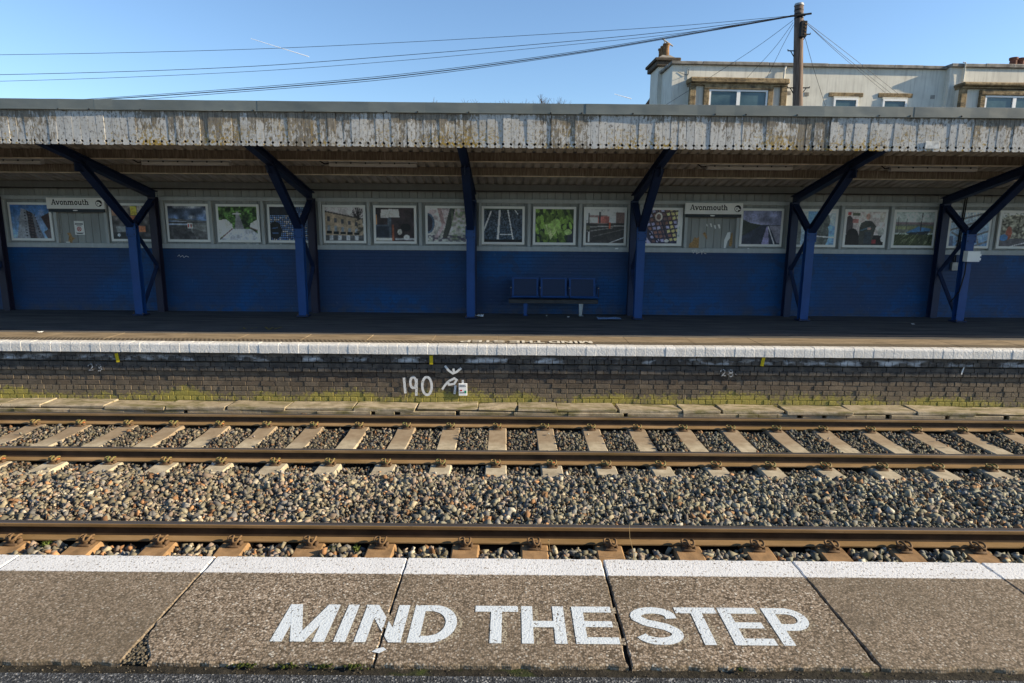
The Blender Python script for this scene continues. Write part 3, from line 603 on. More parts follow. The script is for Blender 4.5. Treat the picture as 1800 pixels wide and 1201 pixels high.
# ================================================================== PAINTED LETTERING
H_ = .28; SV_ = .053; SH_ = .047
def glyph(ch, wd):
    """strokes (path, width) inside a box wd x H_"""
    v, h, a = SV_, SH_, H_
    if ch == 'I': return [([(wd / 2, 0), (wd / 2, a)], v)]
    if ch == 'M': return [([(v / 2, 0), (v / 2, a)], v), ([(wd - v / 2, 0), (wd - v / 2, a)], v), ([(v * .38, a + .03), (wd / 2, -.01)], v * .98), ([(wd - v * .38, a + .03), (wd / 2, -.01)], v * .98)]
    if ch == 'N': return [([(v / 2, 0), (v / 2, a)], v), ([(wd - v / 2, 0), (wd - v / 2, a)], v), ([(v * .15, a + .03), (wd - v * .15, -.03)], v)]
    if ch == 'T': return [([(0, a - h / 2), (wd, a - h / 2)], h), ([(wd / 2, 0), (wd / 2, a - h * .8)], v)]
    if ch == 'H': return [([(v / 2, 0), (v / 2, a)], v), ([(wd - v / 2, 0), (wd - v / 2, a)], v), ([(v * .8, a * .5), (wd - v * .8, a * .5)], h)]
    if ch == 'E': return [([(v / 2, 0), (v / 2, a)], v), ([(v * .8, h / 2), (wd, h / 2)], h), ([(v * .8, a * .51), (wd * .93, a * .51)], h * .95), ([(v * .8, a - h / 2), (wd * .97, a - h / 2)], h)]
    if ch == 'D': return [([(v / 2, 0), (v / 2, a)], v), ([(v * .8, a - h / 2), (wd * .42, a - h / 2)] + arc(wd * .42, a / 2, wd * .58 - v / 2, a / 2 - h / 2, math.pi / 2 - .15, -math.pi / 2 + .15, 14) + [(wd * .42, h / 2), (v * .8, h / 2)], [h] * 2 + [v] * 15 + [h] * 2)]
    if ch == 'P': return [([(v / 2, 0), (v / 2, a)], v), ([(v * .8, a - h / 2), (wd * .5, a - h / 2)] + arc(wd * .5, a * .69, wd * .5 - v / 2, a * .31 - h / 2, math.pi / 2 - .2, -math.pi / 2 + .2, 12) + [(wd * .5, a * .38 + h / 2), (v * .8, a * .38 + h / 2)], h * 1.05)]
    if ch == 'S':
        r = a * .25
        return [([(wd * .90, a * .68)] + arc(wd * .5, a * .73, wd * .40, r - h * .42, .25, math.pi * 1.08, 10) + [(wd * .30, a * .56), (wd * .5, a * .51), (wd * .7, a * .455)] + arc(wd * .5, a * .27, wd * .405, r - h * .36, .45, -math.pi * .93, 11), h * 1.08)]
LET = [('M', -1.08, -.838), ('I', -.80, -.742), ('N', -.706, -.498), ('D', -.470, -.258), ('T', -.178, .028), ('H', .044, .247), ('E', .287, .482), ('S', .567, .777), ('T', .787, .985), ('E', .997, 1.185), ('P', 1.212, 1.405)]
def letter_mesh(ch, x0, x1, tf, cuts=(), z=.002, skip=None):
    bm = bmesh.new()
    for i, (p, wd) in enumerate(glyph(ch, x1 - x0)):
        L, Q = thick(p, wd); n = len(L)
        vl = [bm.verts.new((q.x, q.y, z + i * .00012)) for q in L]; vq = [bm.verts.new((q.x, q.y, z + i * .00012)) for q in Q]
        for k in range(n - 1): bm.faces.new((vl[k], vq[k], vq[k + 1], vl[k + 1]))
    for co, no in (((0, 0, 0), (0, -1, 0)), ((0, H_, 0), (0, 1, 0))):
        bmesh.ops.bisect_plane(bm, geom=bm.verts[:] + bm.edges[:] + bm.faces[:], plane_co=co, plane_no=no, clear_outer=True)
    for xj, g in cuts:
        for e in (-g, g): bmesh.ops.bisect_plane(bm, geom=bm.verts[:] + bm.edges[:] + bm.faces[:], plane_co=(xj - x0 + e, 0, 0), plane_no=(1, 0, 0))
        bmesh.ops.delete(bm, geom=[f for f in bm.faces if abs(f.calc_center_median().x - (xj - x0)) < g], context='FACES')
    for v in bm.verts: v.co = tf(Vector((v.co.x + x0, v.co.y, v.co.z)))
    bmesh.ops.recalc_face_normals(bm, faces=bm.faces); 
    for f in bm.faces:
        if f.normal.z < 0: f.normal_flip()
    me = bpy.data.meshes.new('letter'); bm.to_mesh(me); bm.free(); return me
YB = 2.503
txt = empty('painted_warning', (0, YB, 0), 'large white painted MIND THE STEP lettering on the near platform slabs', 'painted text', 'painted platform warnings')
JC = list(zip(JX, [g + .004 for g in GAP]))
for ch, a, c in LET:
    me = letter_mesh(ch, a, c, lambda v: Vector((v.x + .012, v.y + YB, v.z)), [(x - .012, g) for x, g in JC]); me.materials.append(M['letter']); place('letter', me, txt)
    me = letter_mesh(ch, a, c, lambda v: Vector((v.x + .038, v.y + YB - .004, v.z - .0012)), [], .0018); me.materials.append(M['ghost'])
    for v in me.vertices: v.co.z = .0008 + (v.co.z - .0006) * .1
    place('faded_letter', me, txt)
b = MB(); b.add([(-.60 + x, 2.448 + yy, .0022) for x, yy in ((0, -.008), (.035, -.018), (.062, .006), (.045, .022), (.02, .012))], [(0, 1, 2, 3, 4)]); b.build('paint_splash', M['letter'], txt)
txt2 = empty('painted_warning', (0, FE + .3, 0), 'small upside-down MIND THE STEP lettering on the far platform edge', 'painted text', 'painted platform warnings')
for ch, a, c in LET:
    me = letter_mesh(ch, a, c, lambda v: Vector((.235 - (v.x - .16) * .866, FE + .41 - v.y * .72, v.z + .012))); me.materials.append(M['farletter']); place('letter', me, txt2)

# ================================================================== STATION WALL
sw = empty('station_wall', (0, WALL, 0), 'long shelter wall, navy painted brick below, grey boarded panels above', 'wall')
b = MB(); b.box(-19, 24, WALL, WALL + .3, -.06, 1.335); b.build('brick_base', M['navy'], sw)
b = MB(); b.box(-19, 19, WALL + .085, WALL + .3, 1.335, 2.67); b.build('backing', M['boardtop'], sw)
bd = [MB().cbox(-.0800, .0800, 0, .03, 1.35, 2.645, .004).mesh('board', M['board']) for _ in range(2)]
for k in range(-85, 86): place('board', random.choice(bd), sw, (.1665 * k, WALL + .052 + random.uniform(-.002, .002), 0))
b = MB(); b.box(-19, 19, WALL + .01, WALL + .084, 2.642, 2.70); b.build('frieze_board', M['boardtop'], sw)
b = MB(); b.cbox(-19, 19, WALL - .045, WALL + .05, 1.338, 1.438, .006); b.build('sill', M['trim'], sw)
b = MB(); b.cbox(-19, 19, WALL - .02, WALL + .05, 2.366, 2.449, .006); b.build('head_rail', M['trim'], sw)
FX = [on(u, v).x for u, v in ((251, 552), (539, 553), (828, 557), (1119, 559), (1406, 561), (1685, 565))]
pitchF = (FX[-1] - FX[0]) / 5; FX = [FX[0] - pitchF] + FX + [FX[-1] + pitchF]
mm = MB().cbox(-.034, .034, -.03, .05, 1.440, 2.364, .005).mesh('mullion', M['trim'])
def wx(u, v=400): return at(u, v, WALL - .03).x
for u in (9, 98, 187, 287, 371, 462, 563, 648, 739, 844, 930, 1020, 1106, 1126, 1206, 1297, 1388, 1480, 1567, 1655, 1746):
    place('mullion', mm, sw, (wx(u), WALL, 0))
# split bare wood patches and scrawls on the panel boards
def patch(u, v, pts, mat, name, par, Y, d=.003):
    c = at(u, v, Y); sc = 13.65 / FPX; n = len(pts)
    b = MB(); vs = [(c.x + a * sc, Y - d, c.z - e * sc) for a, e in pts]; b.add(vs, [tuple(range(n))]); return b.build(name, mat, par)
BY = WALL + .048
patch(1218, 437, [(-8, 0), (-7, -8), (-2, -12), (2, -20), (6, -18), (10, -21), (10, 0)], M['bare_wood'], 'bare_patch', sw, BY)
patch(1236, 425, [(-2, -14), (2, -17), (6, -10), (7, -3), (3, -8)], M['bare_wood'], 'bare_patch', sw, BY)
patch(1278, 436, [(-6, 0), (-6, -14), (-1, -27), (4, -28), (4, -17), (0, -12), (-3, 1)], M['white'], 'bare_patch', sw, BY)
patch(1283, 434, [(-2, -2), (-1, -12), (1, -24), (3, -25), (4, -6), (2, 0)], M['bare_wood'], 'bare_patch', sw, BY)
for a, e, q in ((1242, 396, 2), (1249, 396, 3), (1256, 399, 3), (1263, 398, 3.5)): patch(a, e, [(-q * .6, -q), (q * .5, -q), (q, q), (q * .3, q * 1.2)], M['white'], 'paint_fleck', sw, BY)
patch(126, 429, [(-8, 0), (-9, -3), (-5, -5), (-3, -14), (-6, -19), (0, -20), (3, -12), (8, -10), (2, -6), (2, 1)], M['bare_wood'], 'bare_patch', sw, BY)
patch(121, 427, [(-5, 1), (-4, -2), (2, -2), (3, 2)], M['white'], 'paint_fleck', sw, BY, .005)
for u, v, q in ((1084, 437, 3), (390, 430, 2), (436, 430, 2.5), (452, 430, 2.5), (493, 430, 2), (522, 431, 3), (1315, 437, 1.5)): patch(u, v, [(-q, q * .5), (-q * .8, -q * .4), (q, -q * .5), (q, q * .4)], M['white'], 'paint_fleck', sw, BY if v < 435 else WALL - .046)

# ---- strokes of writing on walls
def scrawl(name, mat, paths, wd, u0, v0, Y, par=None, k=None, D=None):
    """paths in photo-like units, right and down; k metres per unit"""
    c = at(u0, v0, Y); b = MB(); i = 0
    for p in paths:
        L, Q = thick([(a * k, -e * k) for a, e in p], wd); n = len(L)
        b.add([(c.x + q.x, Y - .0005 * i, c.z + q.y) for q in L] + [(c.x + q.x, Y - .0005 * i, c.z + q.y) for q in Q], [(j, n + j, n + j + 1, j + 1) for j in range(n - 1)]); i += 1
    return b.build(name, mat, par)
KW = 9.95 / FPX
g = scrawl('graffiti_number', M['spray'], [[(2, 0), (3, 14), (4, 29)], arc(18.5, 9, 5.2, 10, 0, 6.28, 18), [(24.5, 2), (24.3, 14), (23.5, 33)], arc(43, 15, 8.5, 16.5, -1.6, 4.7, 20)], .041, 708, 664, YW - .012, None, KW)
tag(g, 'tall white sprayed 190 on the platform wall bricks', 'graffiti')
g = scrawl('graffiti_mark', M['spray'], [[(0, 22), (5, 14), (11, 7)], [(11, 7), (12, 13), (22, 11), (26, 4), (22, 1), (11, 7)], [(24, 14), (22, 30)], [(37, 4), (38, 30)]], .036, 777, 664, YW - .012, None, KW)
tag(g, 'cream sprayed loop and stroke beside the small notice plate', 'graffiti')
g = scrawl('graffiti_arrow', M['spray'], [[(0, 0), (7, 9), (14, 14), (21, 11), (29, 4)], [(16, 12), (15, 5)]], .036, 782, 643, YC2 - .01, None, KW)
tag(g, 'white sprayed downward arrow on the corbel above the notice plate', 'graffiti')
g = scrawl('graffiti_number', M['faint'], [arc(4, 4, 4, 4, math.pi, 2.2 * math.pi, 8) + [(2, 11), (9, 11)], arc(19, 3.5, 4, 3.5, math.pi * 1.1, 2.4 * math.pi, 8) + arc(19, 9, 5, 3.5, -1.4, 2.2, 8)], .018, 154, 640, YC2 - .01, None, KW)
tag(g, 'faint white 23 marked on the corbel at the left', 'graffiti')
g = scrawl('graffiti_number', M['faint'], [arc(4, 4, 4, 4, math.pi, 2.2 * math.pi, 8) + [(3, 11), (10, 11)], arc(18, 3, 3.5, 3.2, 0, 6.2, 10), arc(18, 9, 4, 3.5, 0, 6.2, 10), [(26, 8), (28, 8)]], .018, 1267, 650, YC2 - .01, None, KW)
tag(g, 'white 28 with a dot marked on the corbel right of centre', 'graffiti')
g = scrawl('graffiti_stroke', M['spray'], [[(3, 0), (1, 8), (0, 14)]], .022, 1692, 645, YC2 - .01, None, KW); tag(g, 'short slanting white stroke on the corbel near the right edge', 'graffiti')
for u, v, q, lb in ((206, 629, -2, 'slanting yellow paint mark under the coping at the left'), (758, 633, 0, 'oval yellow paint mark under the coping above the sprayed 190'), (1341, 636, 2, 'yellow paint mark under the coping right of the 28')):
    g = scrawl('yellow_mark', M['yellow'], [[(q * .5, -8), (0, 0), (-q * .5, 8)]], .055, u, v, YC1 - .01, None, KW); tag(g, lb, 'paint mark', 'yellow corbel marks')
g = scrawl('scrawl', M['spray'], [[(0, 0), (3, 5), (6, 0), (0, 0)], [(9, 0), (9, 6), (14, 4), (9, 3)], [(16, 0), (18, 4), (21, 0)], [(18, 4), (18, 7)], [(22, 5), (26, 6)]], .012, 1216, 440, WALL - .049, None, 13.65 / FPX); tag(g, 'small white scrawl on the grey sill under the torn panel', 'graffiti')
g = scrawl('scrawl', M['spray'], [[(0, 3), (3, 0), (5, 4), (9, 1), (11, 5), (15, 2), (20, 4)]], .009, 312, 448, WALL - .005, None, 13.65 / FPX); tag(g, 'faint scratched tag high on the navy wall under the second bay', 'graffiti')
# notice plate on the wall
pl = empty('notice_plate', at(814, 695, YW), 'small white notice plate with red and green print, fixed low on the brick wall', 'notice'); P0 = wl(pl)
b = MB(); b.cbox(P0.x - .068, P0.x + .068, YW - .03, YW - .016, P0.z, P0.z + .205, .003); b.build('plate', M['white'], pl)
for (a, c, e, f, m) in ((-.045, -.012, .075, .10, 'red'), (.028, .058, .045, .085, 'green'), (-.055, .02, .045, .056, 'signdark'), (-.055, .05, .15, .158, 'signdark'), (-.055, .04, .17, .178, 'signdark')):
    b = MB(); b.box(P0.x + a, P0.x + c, YW - .0325, YW - .0301, P0.z + e, P0.z + f); b.build('print_mark', M[m], pl)

# ================================================================== CANOPY
can = empty('platform_canopy', (0, CANY, 3.0), 'long platform canopy with peeling white valance boards and blue steel frames', 'canopy')
VB, VT = 3.017, 3.505
def valance():
    w_, h_ = .0574 + random.uniform(-.0006, .0004), VT - VB; nz = .052; r = .0185; c = .020; dz = random.uniform(-.003, .003)
    o = [(-w_ + c, dz), (w_ - c, dz), (w_, c + dz)]
    o += [(w_ - r * math.sin(a), nz - r * math.cos(a)) for a in [math.pi * i / 6 for i in range(7)]]
    o += [(w_, h_), (-w_, h_)]
    o += [(-w_ + r * math.sin(a), nz + r * math.cos(a)) for a in [math.pi * i / 6 for i in range(7)]]
    o += [(-w_, c + dz)]
    b = MB(); b.extrude(o, (0, 0, 0), (0, .02, 0), (1, 0, 0), (0, 0, 1)); return b.mesh('valance_board', M['valance'])
vm = [valance() for _ in range(6)]
for k in range(-96, 97): place('valance_board', random.choice(vm), can, (.1193 * k + .02, CANY + random.uniform(-.006, .006), VB + random.choice((0, 0, 0, -.004, .003))), (random.uniform(-.008, .008), random.uniform(-.004, .004), random.uniform(-.02, .02)))
b = MB(); b.box(-18, 24, CANY + .05, CANY + .08, VB + .03, VT); b.build('valance_shade_backing', M['cable'], can)  # black sheet puts dark shade behind the board holes and joints
pv = at(1640, 254, CANY - .02); b = MB(); b.cbox(pv.x - .10, pv.x + .10, CANY - .018, CANY - .009, pv.z - .055, pv.z + .04, .004, j=.014); b.build('repair_patch', simple('patch_paint', (.52, .53, .52), .8, .35, 14), can)
fz0, fz1 = 3.497, 3.652; x = -6.23 - 2.44 * 3; i = 1
while x < 12:
    b = MB(); yo = CANY - .020 - (.004 if i % 2 else 0); e = .02 if i % 2 else 0
    prof = [(0, fz0), (-.012, fz0 + .008), (0, fz0 + .012), (.004, fz1), (.05, fz1 + .01), (.6, fz1 + .02), (.6, fz1 + .012), (.05, fz1 + .002), (.012, fz1 - .01), (.008, fz0)]
    n = 9; m = len(prof); vs = []
    for k in range(n + 1):
        xx = x - e + (2.44 + 2 * e) * k / n; dj = random.uniform(-.004, .004)
        vs += [(xx, yo + a + dj, z + random.uniform(-.0015, .0015) - .0012 * (xx)) for a, z in prof]
    b.add(vs, [(k * m + q, k * m + (q + 1) % m, (k + 1) * m + (q + 1) % m, (k + 1) * m + q) for k in range(n) for q in range(m)] + [tuple(range(m)), tuple(range(n * m, n * m + m))])
    fp = b.build('fascia_panel', M['fascia'], can)
    for xx in (x + .68, x + 1.9, x + 2.36):
        b = MB(); b.lathe([(.012, -.014), (.012, .0), (.007, .006), (.0, .007)], (0, 0, 0), 8); me = b.mesh('screw', M['cable']); o = place('screw', me, fp, (xx, yo - .006, fz0 + .02), (R(90), 0, 0))
    x += 2.44; i += 1
# corrugated roof sheet
def ceil(y): return 3.18 - (y - 11.78) * .22
b = MB(); pr = []; x = -18.0
while x < 24: pr += [(x, 0), (x + .10, 0), (x + .125, .035), (x + .161, .035)]; x += .186
m = len(pr); YS = (CANY + .06, 11.0, 12.5, 15.0)
vs = [(a, yy, ceil(yy) + z) for yy in YS for a, z in pr] + [(a, yy, ceil(yy) + z + .012) for yy in YS for a, z in pr]
fs = []
for o_ in (0, m * 4):
    fs += [(o_ + j * m + i, o_ + j * m + i + 1, o_ + (j + 1) * m + i + 1, o_ + (j + 1) * m + i) for j in range(3) for i in range(m - 1)]
b.add(vs, fs); b.build('roof_sheet', M['soffit'], can)
b = MB(); b.add([(-18, CANY + .07, 3.664), (24, CANY + .07, 3.655), (24, 15, 2.58), (-18, 15, 2.58)], [(0, 1, 2, 3)]); b.build('roof_top', M['fascia'], can)
for yy in (11.78, 12.62):
    zb = ceil(yy) - .165; b = MB(); b.box(-18, 24, yy, yy + .045, zb + .012, ceil(yy) - .002); p = b.build('purlin', M['purlin'], can)
    b = MB(); b.box(-18, 24, yy - .014, yy + .055, zb - .006, zb + .011); b.build('flange', M['purlin_edge'], p)
b = MB(); b.box(-18, 24, 13.70, 13.78, ceil(13.7) - .15, ceil(13.7) - .012); b.build('purlin', M['boardtop'], can)
def ibm(b, p0, p1, fl, dp, t=.012, wb=.01, m=0):
    """I-section in the plane of the frame"""
    p0, p1 = Vector(p0), Vector(p1); d = (p1 - p0).normalized(); B = Vector((1, 0, 0)).cross(d)
    h, f, q = dp / 2, fl / 2, wb / 2
    prof = [(-f, -h), (f, -h), (f, -h + t), (q, -h + t), (q, h - t), (f, h - t), (f, h), (-f, h), (-f, h - t), (-q, h - t), (-q, -h + t), (-f, -h + t)]
    return b.extrude(prof, p0, p1, (1, 0, 0), B, m)
ZF = at(241, 398, POSTY).z                     # fork of the post
for i, X in enumerate(FX):
    b = MB(); ibm(b, (X, POSTY, -.01), (X, POSTY, ZF + .02), .165, .14); post = b.build('support_post', M['blue'], can)
    b = MB(); ibm(b, (X, WALL - .13, -.06), (X, WALL - .13, 2.43), .15, .15); b.build('column', M['purple'] if i in (0, 1, 2) else M['darkblue'], post)
    b = MB(); ya, yb = WALL - .03, CANY + .09; ta, tb2 = ceil(ya) - .168, ceil(yb) - .168; da, db = .17, .15
    b.box(X - .006, X + .006, yb, ya, 0, 1); v8 = b.v[-8:]; b.v[-8:] = [(x, y, (ta if y == ya else tb2) - (0 if z else (da if y == ya else db))) for x, y, z in v8]
    for top_ in (1, 0):
        b.box(X - .065, X + .065, yb, ya, 0, 1); v8 = b.v[-8:]; b.v[-8:] = [(x, y, (ta if y == ya else tb2) - (0 if top_ else (da if y == ya else db)) + (.012 if z else 0) - (.012 if top_ else 0)) for x, y, z in v8]
    b.build('rafter', M['darkblue'], post)
    b = MB(); b.cbox(X - .115, X + .115, POSTY - .12, POSTY + .12, -.012, .016, .004); bp = b.build('base_plate', M['darkblue'], post)
    for bx_, by_ in ((-.095, -.10), (.095, -.10)): b = MB(); b.lathe([(.013, 0), (.013, .016), (.007, .018), (.007, .03)], (X + bx_, POSTY + by_, .016), 6); b.build('bolt', M['iron'], bp)
    b = MB(); b.cbox(X - .10, X + .10, POSTY - .088, POSTY - .0705, ZF - .20, ZF + .06, .004); fp_ = b.build('fork_plate', M['blue'], post)
    for bx_ in (-.07, .07):
        for bz_ in (-.16, -.06, .03): b = MB(); b.cbox(X + bx_ - .011, X + bx_ + .011, POSTY - .100, POSTY - .0885, ZF + bz_ - .011, ZF + bz_ + .011, .003); b.build('bolt', M['darkblue'], fp_)
    b = MB(); ibm(b, (X, POSTY + .01, ZF - .03), (X, 11.52, ceil(11.52) - .31), .15, .11); b.build('brace', M['darkblue'], post)
    b = MB(); ibm(b, (X, POSTY + .0, ZF - .02), (X, WALL - .16, 2.37), .12, .09); b.build('brace', M['darkblue'], post)
    b = MB(); ibm(b, (X, POSTY + .06, ZF - .10), (X, WALL - .20, .98), .075, .03); b.build('brace', M['darkblue'], post)
    b = MB(); ibm(b, (X, WALL - .20, .96), (X, POSTY + .06, .10), .075, .03); b.build('brace', M['darkblue'], post)
    b = MB(); b.box(X - .007, X + .007, 11.40, 11.85, ceil(11.6) - .46, ceil(11.6) - .30); b.build('gusset', M['darkblue'], post)

# ---- strip lights under the canopy
lr = None
def lamp(u0, u1, v, lb):
    a = at(u0, v, 12.10); c = at(u1, v, 12.10); cx = (a.x + c.x) / 2; L = (c.x - a.x) / 2; z = 2.985
    o = empty('strip_light', (cx, 12.10, z + .05), lb, 'strip light', 'strip lights under the canopy')
    b = MB(); b.extrude([(-.05, 0), (.05, 0), (.06, .05), (.045, .075), (-.045, .075), (-.06, .05)], (cx - L, 12.10, z - .045), (cx + L, 12.10, z - .045), (0, 1, 0), (0, 0, 1)); b.build('diffuser', M['lamp'], o)
    b = MB(); b.cbox(cx - L - .012, cx + L + .012, 12.06, 12.14, z + .031, z + .06, .004); b.build('batten', M['white'], o)
    for k in range(6):
        b = MB(); xx = cx - L + L * 2 * (k + .5) / 6; b.box(xx - .012, xx + .012, 12.034, 12.048, z + .0, z + .028); b.build('latch', M['signdark'], o)
    b = MB(); 
    for xx in (cx - L * .7, cx + L * .7): b.box(xx - .01, xx + .01, 12.09, 12.11, z + .06, ceil(12.10))
    b.build('hanger', M['metal'], o)
    b = MB(); b.tube([(cx - L - .01, 12.10, z + .01), (cx - L - .10, 12.09, z - .0), (cx - L - .18, 12.07, z + .05), (cx - L - .2, 12.02, ceil(12.02) - .02)], .012, 6); b.build('flex', M['cable'], o)
lamp(-78, 75, 289, 'strip light at the far left under the canopy, cut by the edge')
lamp(252, 405, 291, 'strip light above the posters of the second bay')
lamp(580, 733, 292, 'strip light above the terrace and lamp posters')
lamp(1242, 1391, 298, 'strip light above the right-hand station name sign')
lamp(1563, 1714, 303, 'strip light nearest the right edge above the boat poster')
b = MB(); zc = 2.665
b.tube([(-13, 13.72, zc), (8.7, 13.72, zc - .0), (9.0, 13.72, zc - .02)], .014, 6); b.tube([(-13, 13.70, zc - .06), (13, 13.70, zc - .06)], .010, 6)
tag(b.build('cable_run', M['cable']), 'black cables clipped along the top of the boarded wall', 'cable')

# ================================================================== POSTERS (printed photographs in white mounts)
GW, GH = 72, 60
UU, VV = np.meshgrid((np.arange(GW) + .5) / GW, (np.arange(GH) + .5) / GH)
pr_ = np.random.RandomState(21)
def lin(c): c = np.asarray(c, float) / 255; return np.where(c <= .04045, c / 12.92, ((c + .055) / 1.055) ** 2.4)
def vn(nx, ny):
    g = pr_.uniform(0, 1, (ny + 2, nx + 2)); x = UU * nx; y = VV * ny; i = x.astype(int); j = y.astype(int); fx = x - i; fy = y - j; fx = fx * fx * (3 - 2 * fx); fy = fy * fy * (3 - 2 * fy)
    return (g[j, i] * (1 - fx) + g[j, i + 1] * fx) * (1 - fy) + (g[j + 1, i] * (1 - fx) + g[j + 1, i + 1] * fx) * fy
class Art:
    def __init__(s, c0, c1=None): c1 = c1 or c0; s.a = np.array(c0)[None, None] * (1 - VV[..., None]) + np.array(c1)[None, None] * VV[..., None]; s.a = s.a.astype(float)
    def msk(s, m, c, k=1.0): m = np.clip(m, 0, 1)[..., None] * k; s.a = s.a * (1 - m) + np.array(c, float) * m; return s
    def poly(s, P, c, k=1.0):
        ins = np.zeros(UU.shape, bool); n = len(P)
        for i in range(n):
            x0, y0 = P[i]; x1, y1 = P[(i + 1) % n]
            if y0 == y1: continue
            t = ((y0 > VV) != (y1 > VV)) & (UU < (x1 - x0) * (VV - y0) / (y1 - y0) + x0); ins ^= t
        return s.msk(ins.astype(float), c, k)
    def rect(s, a, b, c, d, col, k=1.0): return s.msk(((UU > a) & (UU < c) & (VV > b) & (VV < d)).astype(float), col, k)
    def ell(s, cx, cy, rx, ry, col, k=1.0, rot=0.0):
        x, y = UU - cx, (VV - cy); c, q = math.cos(rot), math.sin(rot); x, y = x * c + y * q, -x * q + y * c
        return s.msk(((x / rx) ** 2 + (y / ry) ** 2 < 1).astype(float), col, k)
    def line(s, a, b, c, d, w_, col, k=1.0):
        dx, dy = c - a, d - b; t = np.clip(((UU - a) * dx + (VV - b) * dy) / (dx * dx + dy * dy), 0, 1); return s.msk((np.hypot(UU - a - t * dx, VV - b - t * dy) < w_).astype(float), col, k)
    def grain(s, nx, ny, amt, lo=0.0, hi=1.0):
        m = ((VV >= lo) & (VV <= hi))[..., None]; s.a = np.where(m, np.clip(s.a * (1 + amt * (vn(nx, ny)[..., None] - .5) * 2), 0, 255), s.a); return s
A = []
a = Art((38, 92, 165), (120, 165, 215)); a.msk(np.clip(vn(5, 5) * 2 - 1.1, 0, 1), (170, 165, 190), .7)
a.poly([(.1, 1), (.28, .1), (.44, .16), (.60, .27), (.82, 1)], (125, 130, 140)); a.poly([(.44, 1), (.42, .16), (.55, .23), (.62, 1)], (48, 42, 48)); a.poly([(.62, 1), (.55, .23), (.60, .27), (.82, 1)], (98, 103, 116))
for k in range(9): yy = .22 + k * .085; a.rect(.345, yy, .385, yy + .03, (45, 45, 55)); a.rect(.61 + .012 * k, yy + .06, .645 + .012 * k, yy + .09, (40, 40, 52)); a.line(.44, yy + .03, .58 + k * .005, yy + .06, .006, (100, 80, 80))
a.poly([(.78, .36), (1, .22), (1, .75), (.93, .72)], (66, 42, 44)); a.poly([(.82, .8), (1, .68), (1, 1), (.9, 1)], (84, 76, 80)); A.append((a, 'poster of a tall grey tower block against blue sky'))
a = Art((112, 102, 98), (52, 54, 60)).grain(8, 8, .5); a.rect(.02, .08, .25, .3, (178, 128, 98)); a.rect(.5, .02, .66, .28, (205, 180, 40)); a.rect(.68, 0, .8, .4, (165, 155, 145)); a.rect(.44, .3, .72, .5, (205, 108, 58)); a.poly([(.08, .62), (.6, .60), (.62, .74), (.12, .8)], (130, 138, 142)); a.rect(.66, .6, .86, .78, (208, 112, 62)); a.rect(.05, .8, .62, 1, (46, 50, 56)); a.ell(.15, .88, .04, .05, (170, 180, 195)); A.append((a, 'poster of a market stall with orange and yellow signs'))
a = Art((62, 72, 95), (92, 140, 205)).grain(6, 6, .55, 0, .45); a.msk(np.clip(vn(5, 6) * 2.4 - 1.2, 0, 1) * (VV < .5), (205, 212, 222), .9); a.rect(0, .46, 1, 1, (66, 66, 70)); a.poly([(0, .36), (1, .44), (1, .5), (0, .42)], (92, 96, 100)); a.rect(0, .52, .5, .56, (140, 160, 190)); a.rect(.58, .5, 1, .78, (112, 116, 116)); a.poly([(.6, .66), (1, .78), (1, 1), (.7, 1)], (88, 88, 90)); a.rect(.48, .5, .62, .66, (225, 225, 222)); a.rect(.5, .53, .53, .64, (185, 40, 38)); a.rect(.57, .53, .60, .64, (185, 40, 38)); a.grain(14, 14, .25, .55, 1); A.append((a, 'poster of a stormy sky over a road and small red and white hut'))
a = Art((58, 92, 34), (62, 100, 40)).grain(14, 14, .6).grain(30, 30, .5); a.poly([(.46, .15), (.52, .15), (.66, .7), (.40, .7)], (122, 122, 128)); a.line(.38, .22, .58, .22, .014, (215, 220, 225)); a.poly([(0, .4), (.2, .38), (.34, .52), (.36, .66), (.1, .86), (0, .95)], (215, 214, 205)); a.poly([(1, .38), (.82, .5), (.8, .62), (1, .72)], (218, 216, 208)); a.poly([(0, 1), (.32, .66), (.82, .66), (1, .8), (1, 1)], (186, 190, 200)); a.line(.04, .95, .34, .66, .014, (105, 70, 72)); a.line(.82, .63, 1, .71, .014, (105, 70, 72)); A.append((a, 'poster of a pale footbridge leading to a straight path through green'))
a = Art((26, 30, 42))
for r in range(17):
    for c in range(20):
        k = pr_.uniform(0, 1); cc = (60 + 60 * k, 105 + 60 * k, 190 + 30 * k) if pr_.uniform() < .72 else (195, 190, 195)
        if (VV.shape and (r > 3 or (c > 11 + pr_.randint(0, 4)))): a.ell((c + .5 + .4 * r / 17) / 20, (r + .5) / 17, .019, .022, cc)
a.ell(.13, .70, .17, .26, (14, 16, 24)); a.line(.06, .64, .18, .62, .014, (50, 90, 150)); a.line(.06, .78, .2, .78, .014, (50, 90, 150)); A.append((a, 'poster of rows of blue and white glass discs on black'))
a = Art((185, 178, 180), (150, 145, 140)); a.poly([(0, .1), (.97, .33), (1, 1), (0, 1)], (162, 140, 112)); a.line(0, .12, .98, .34, .02, (74, 66, 62)); 
for k in range(5):
    x = .06 + .18 * k; d = .22 * x; a.rect(x, .26 + d, x + .07, .40 + d * .9, (74, 74, 84)); a.rect(x, .52 + d * .7, x + .07, .72 + d * .4, (120, 132, 150)); a.rect(x - .03, .70 + d * .3, x + .11, .78 + d * .25, (28, 30, 32))
a.rect(0, .84, 1, 1, (78, 80, 84)); 
for k in range(4): a.rect(.1 + .22 * k, .84, .2 + .22 * k, .98, (168, 172, 180))
for k in range(26): t0 = pr_.uniform(0, 6.3); a.line(.86, .35, .86 + .16 * math.cos(t0), .2 + .2 * math.sin(t0), .006, (48, 42, 44))
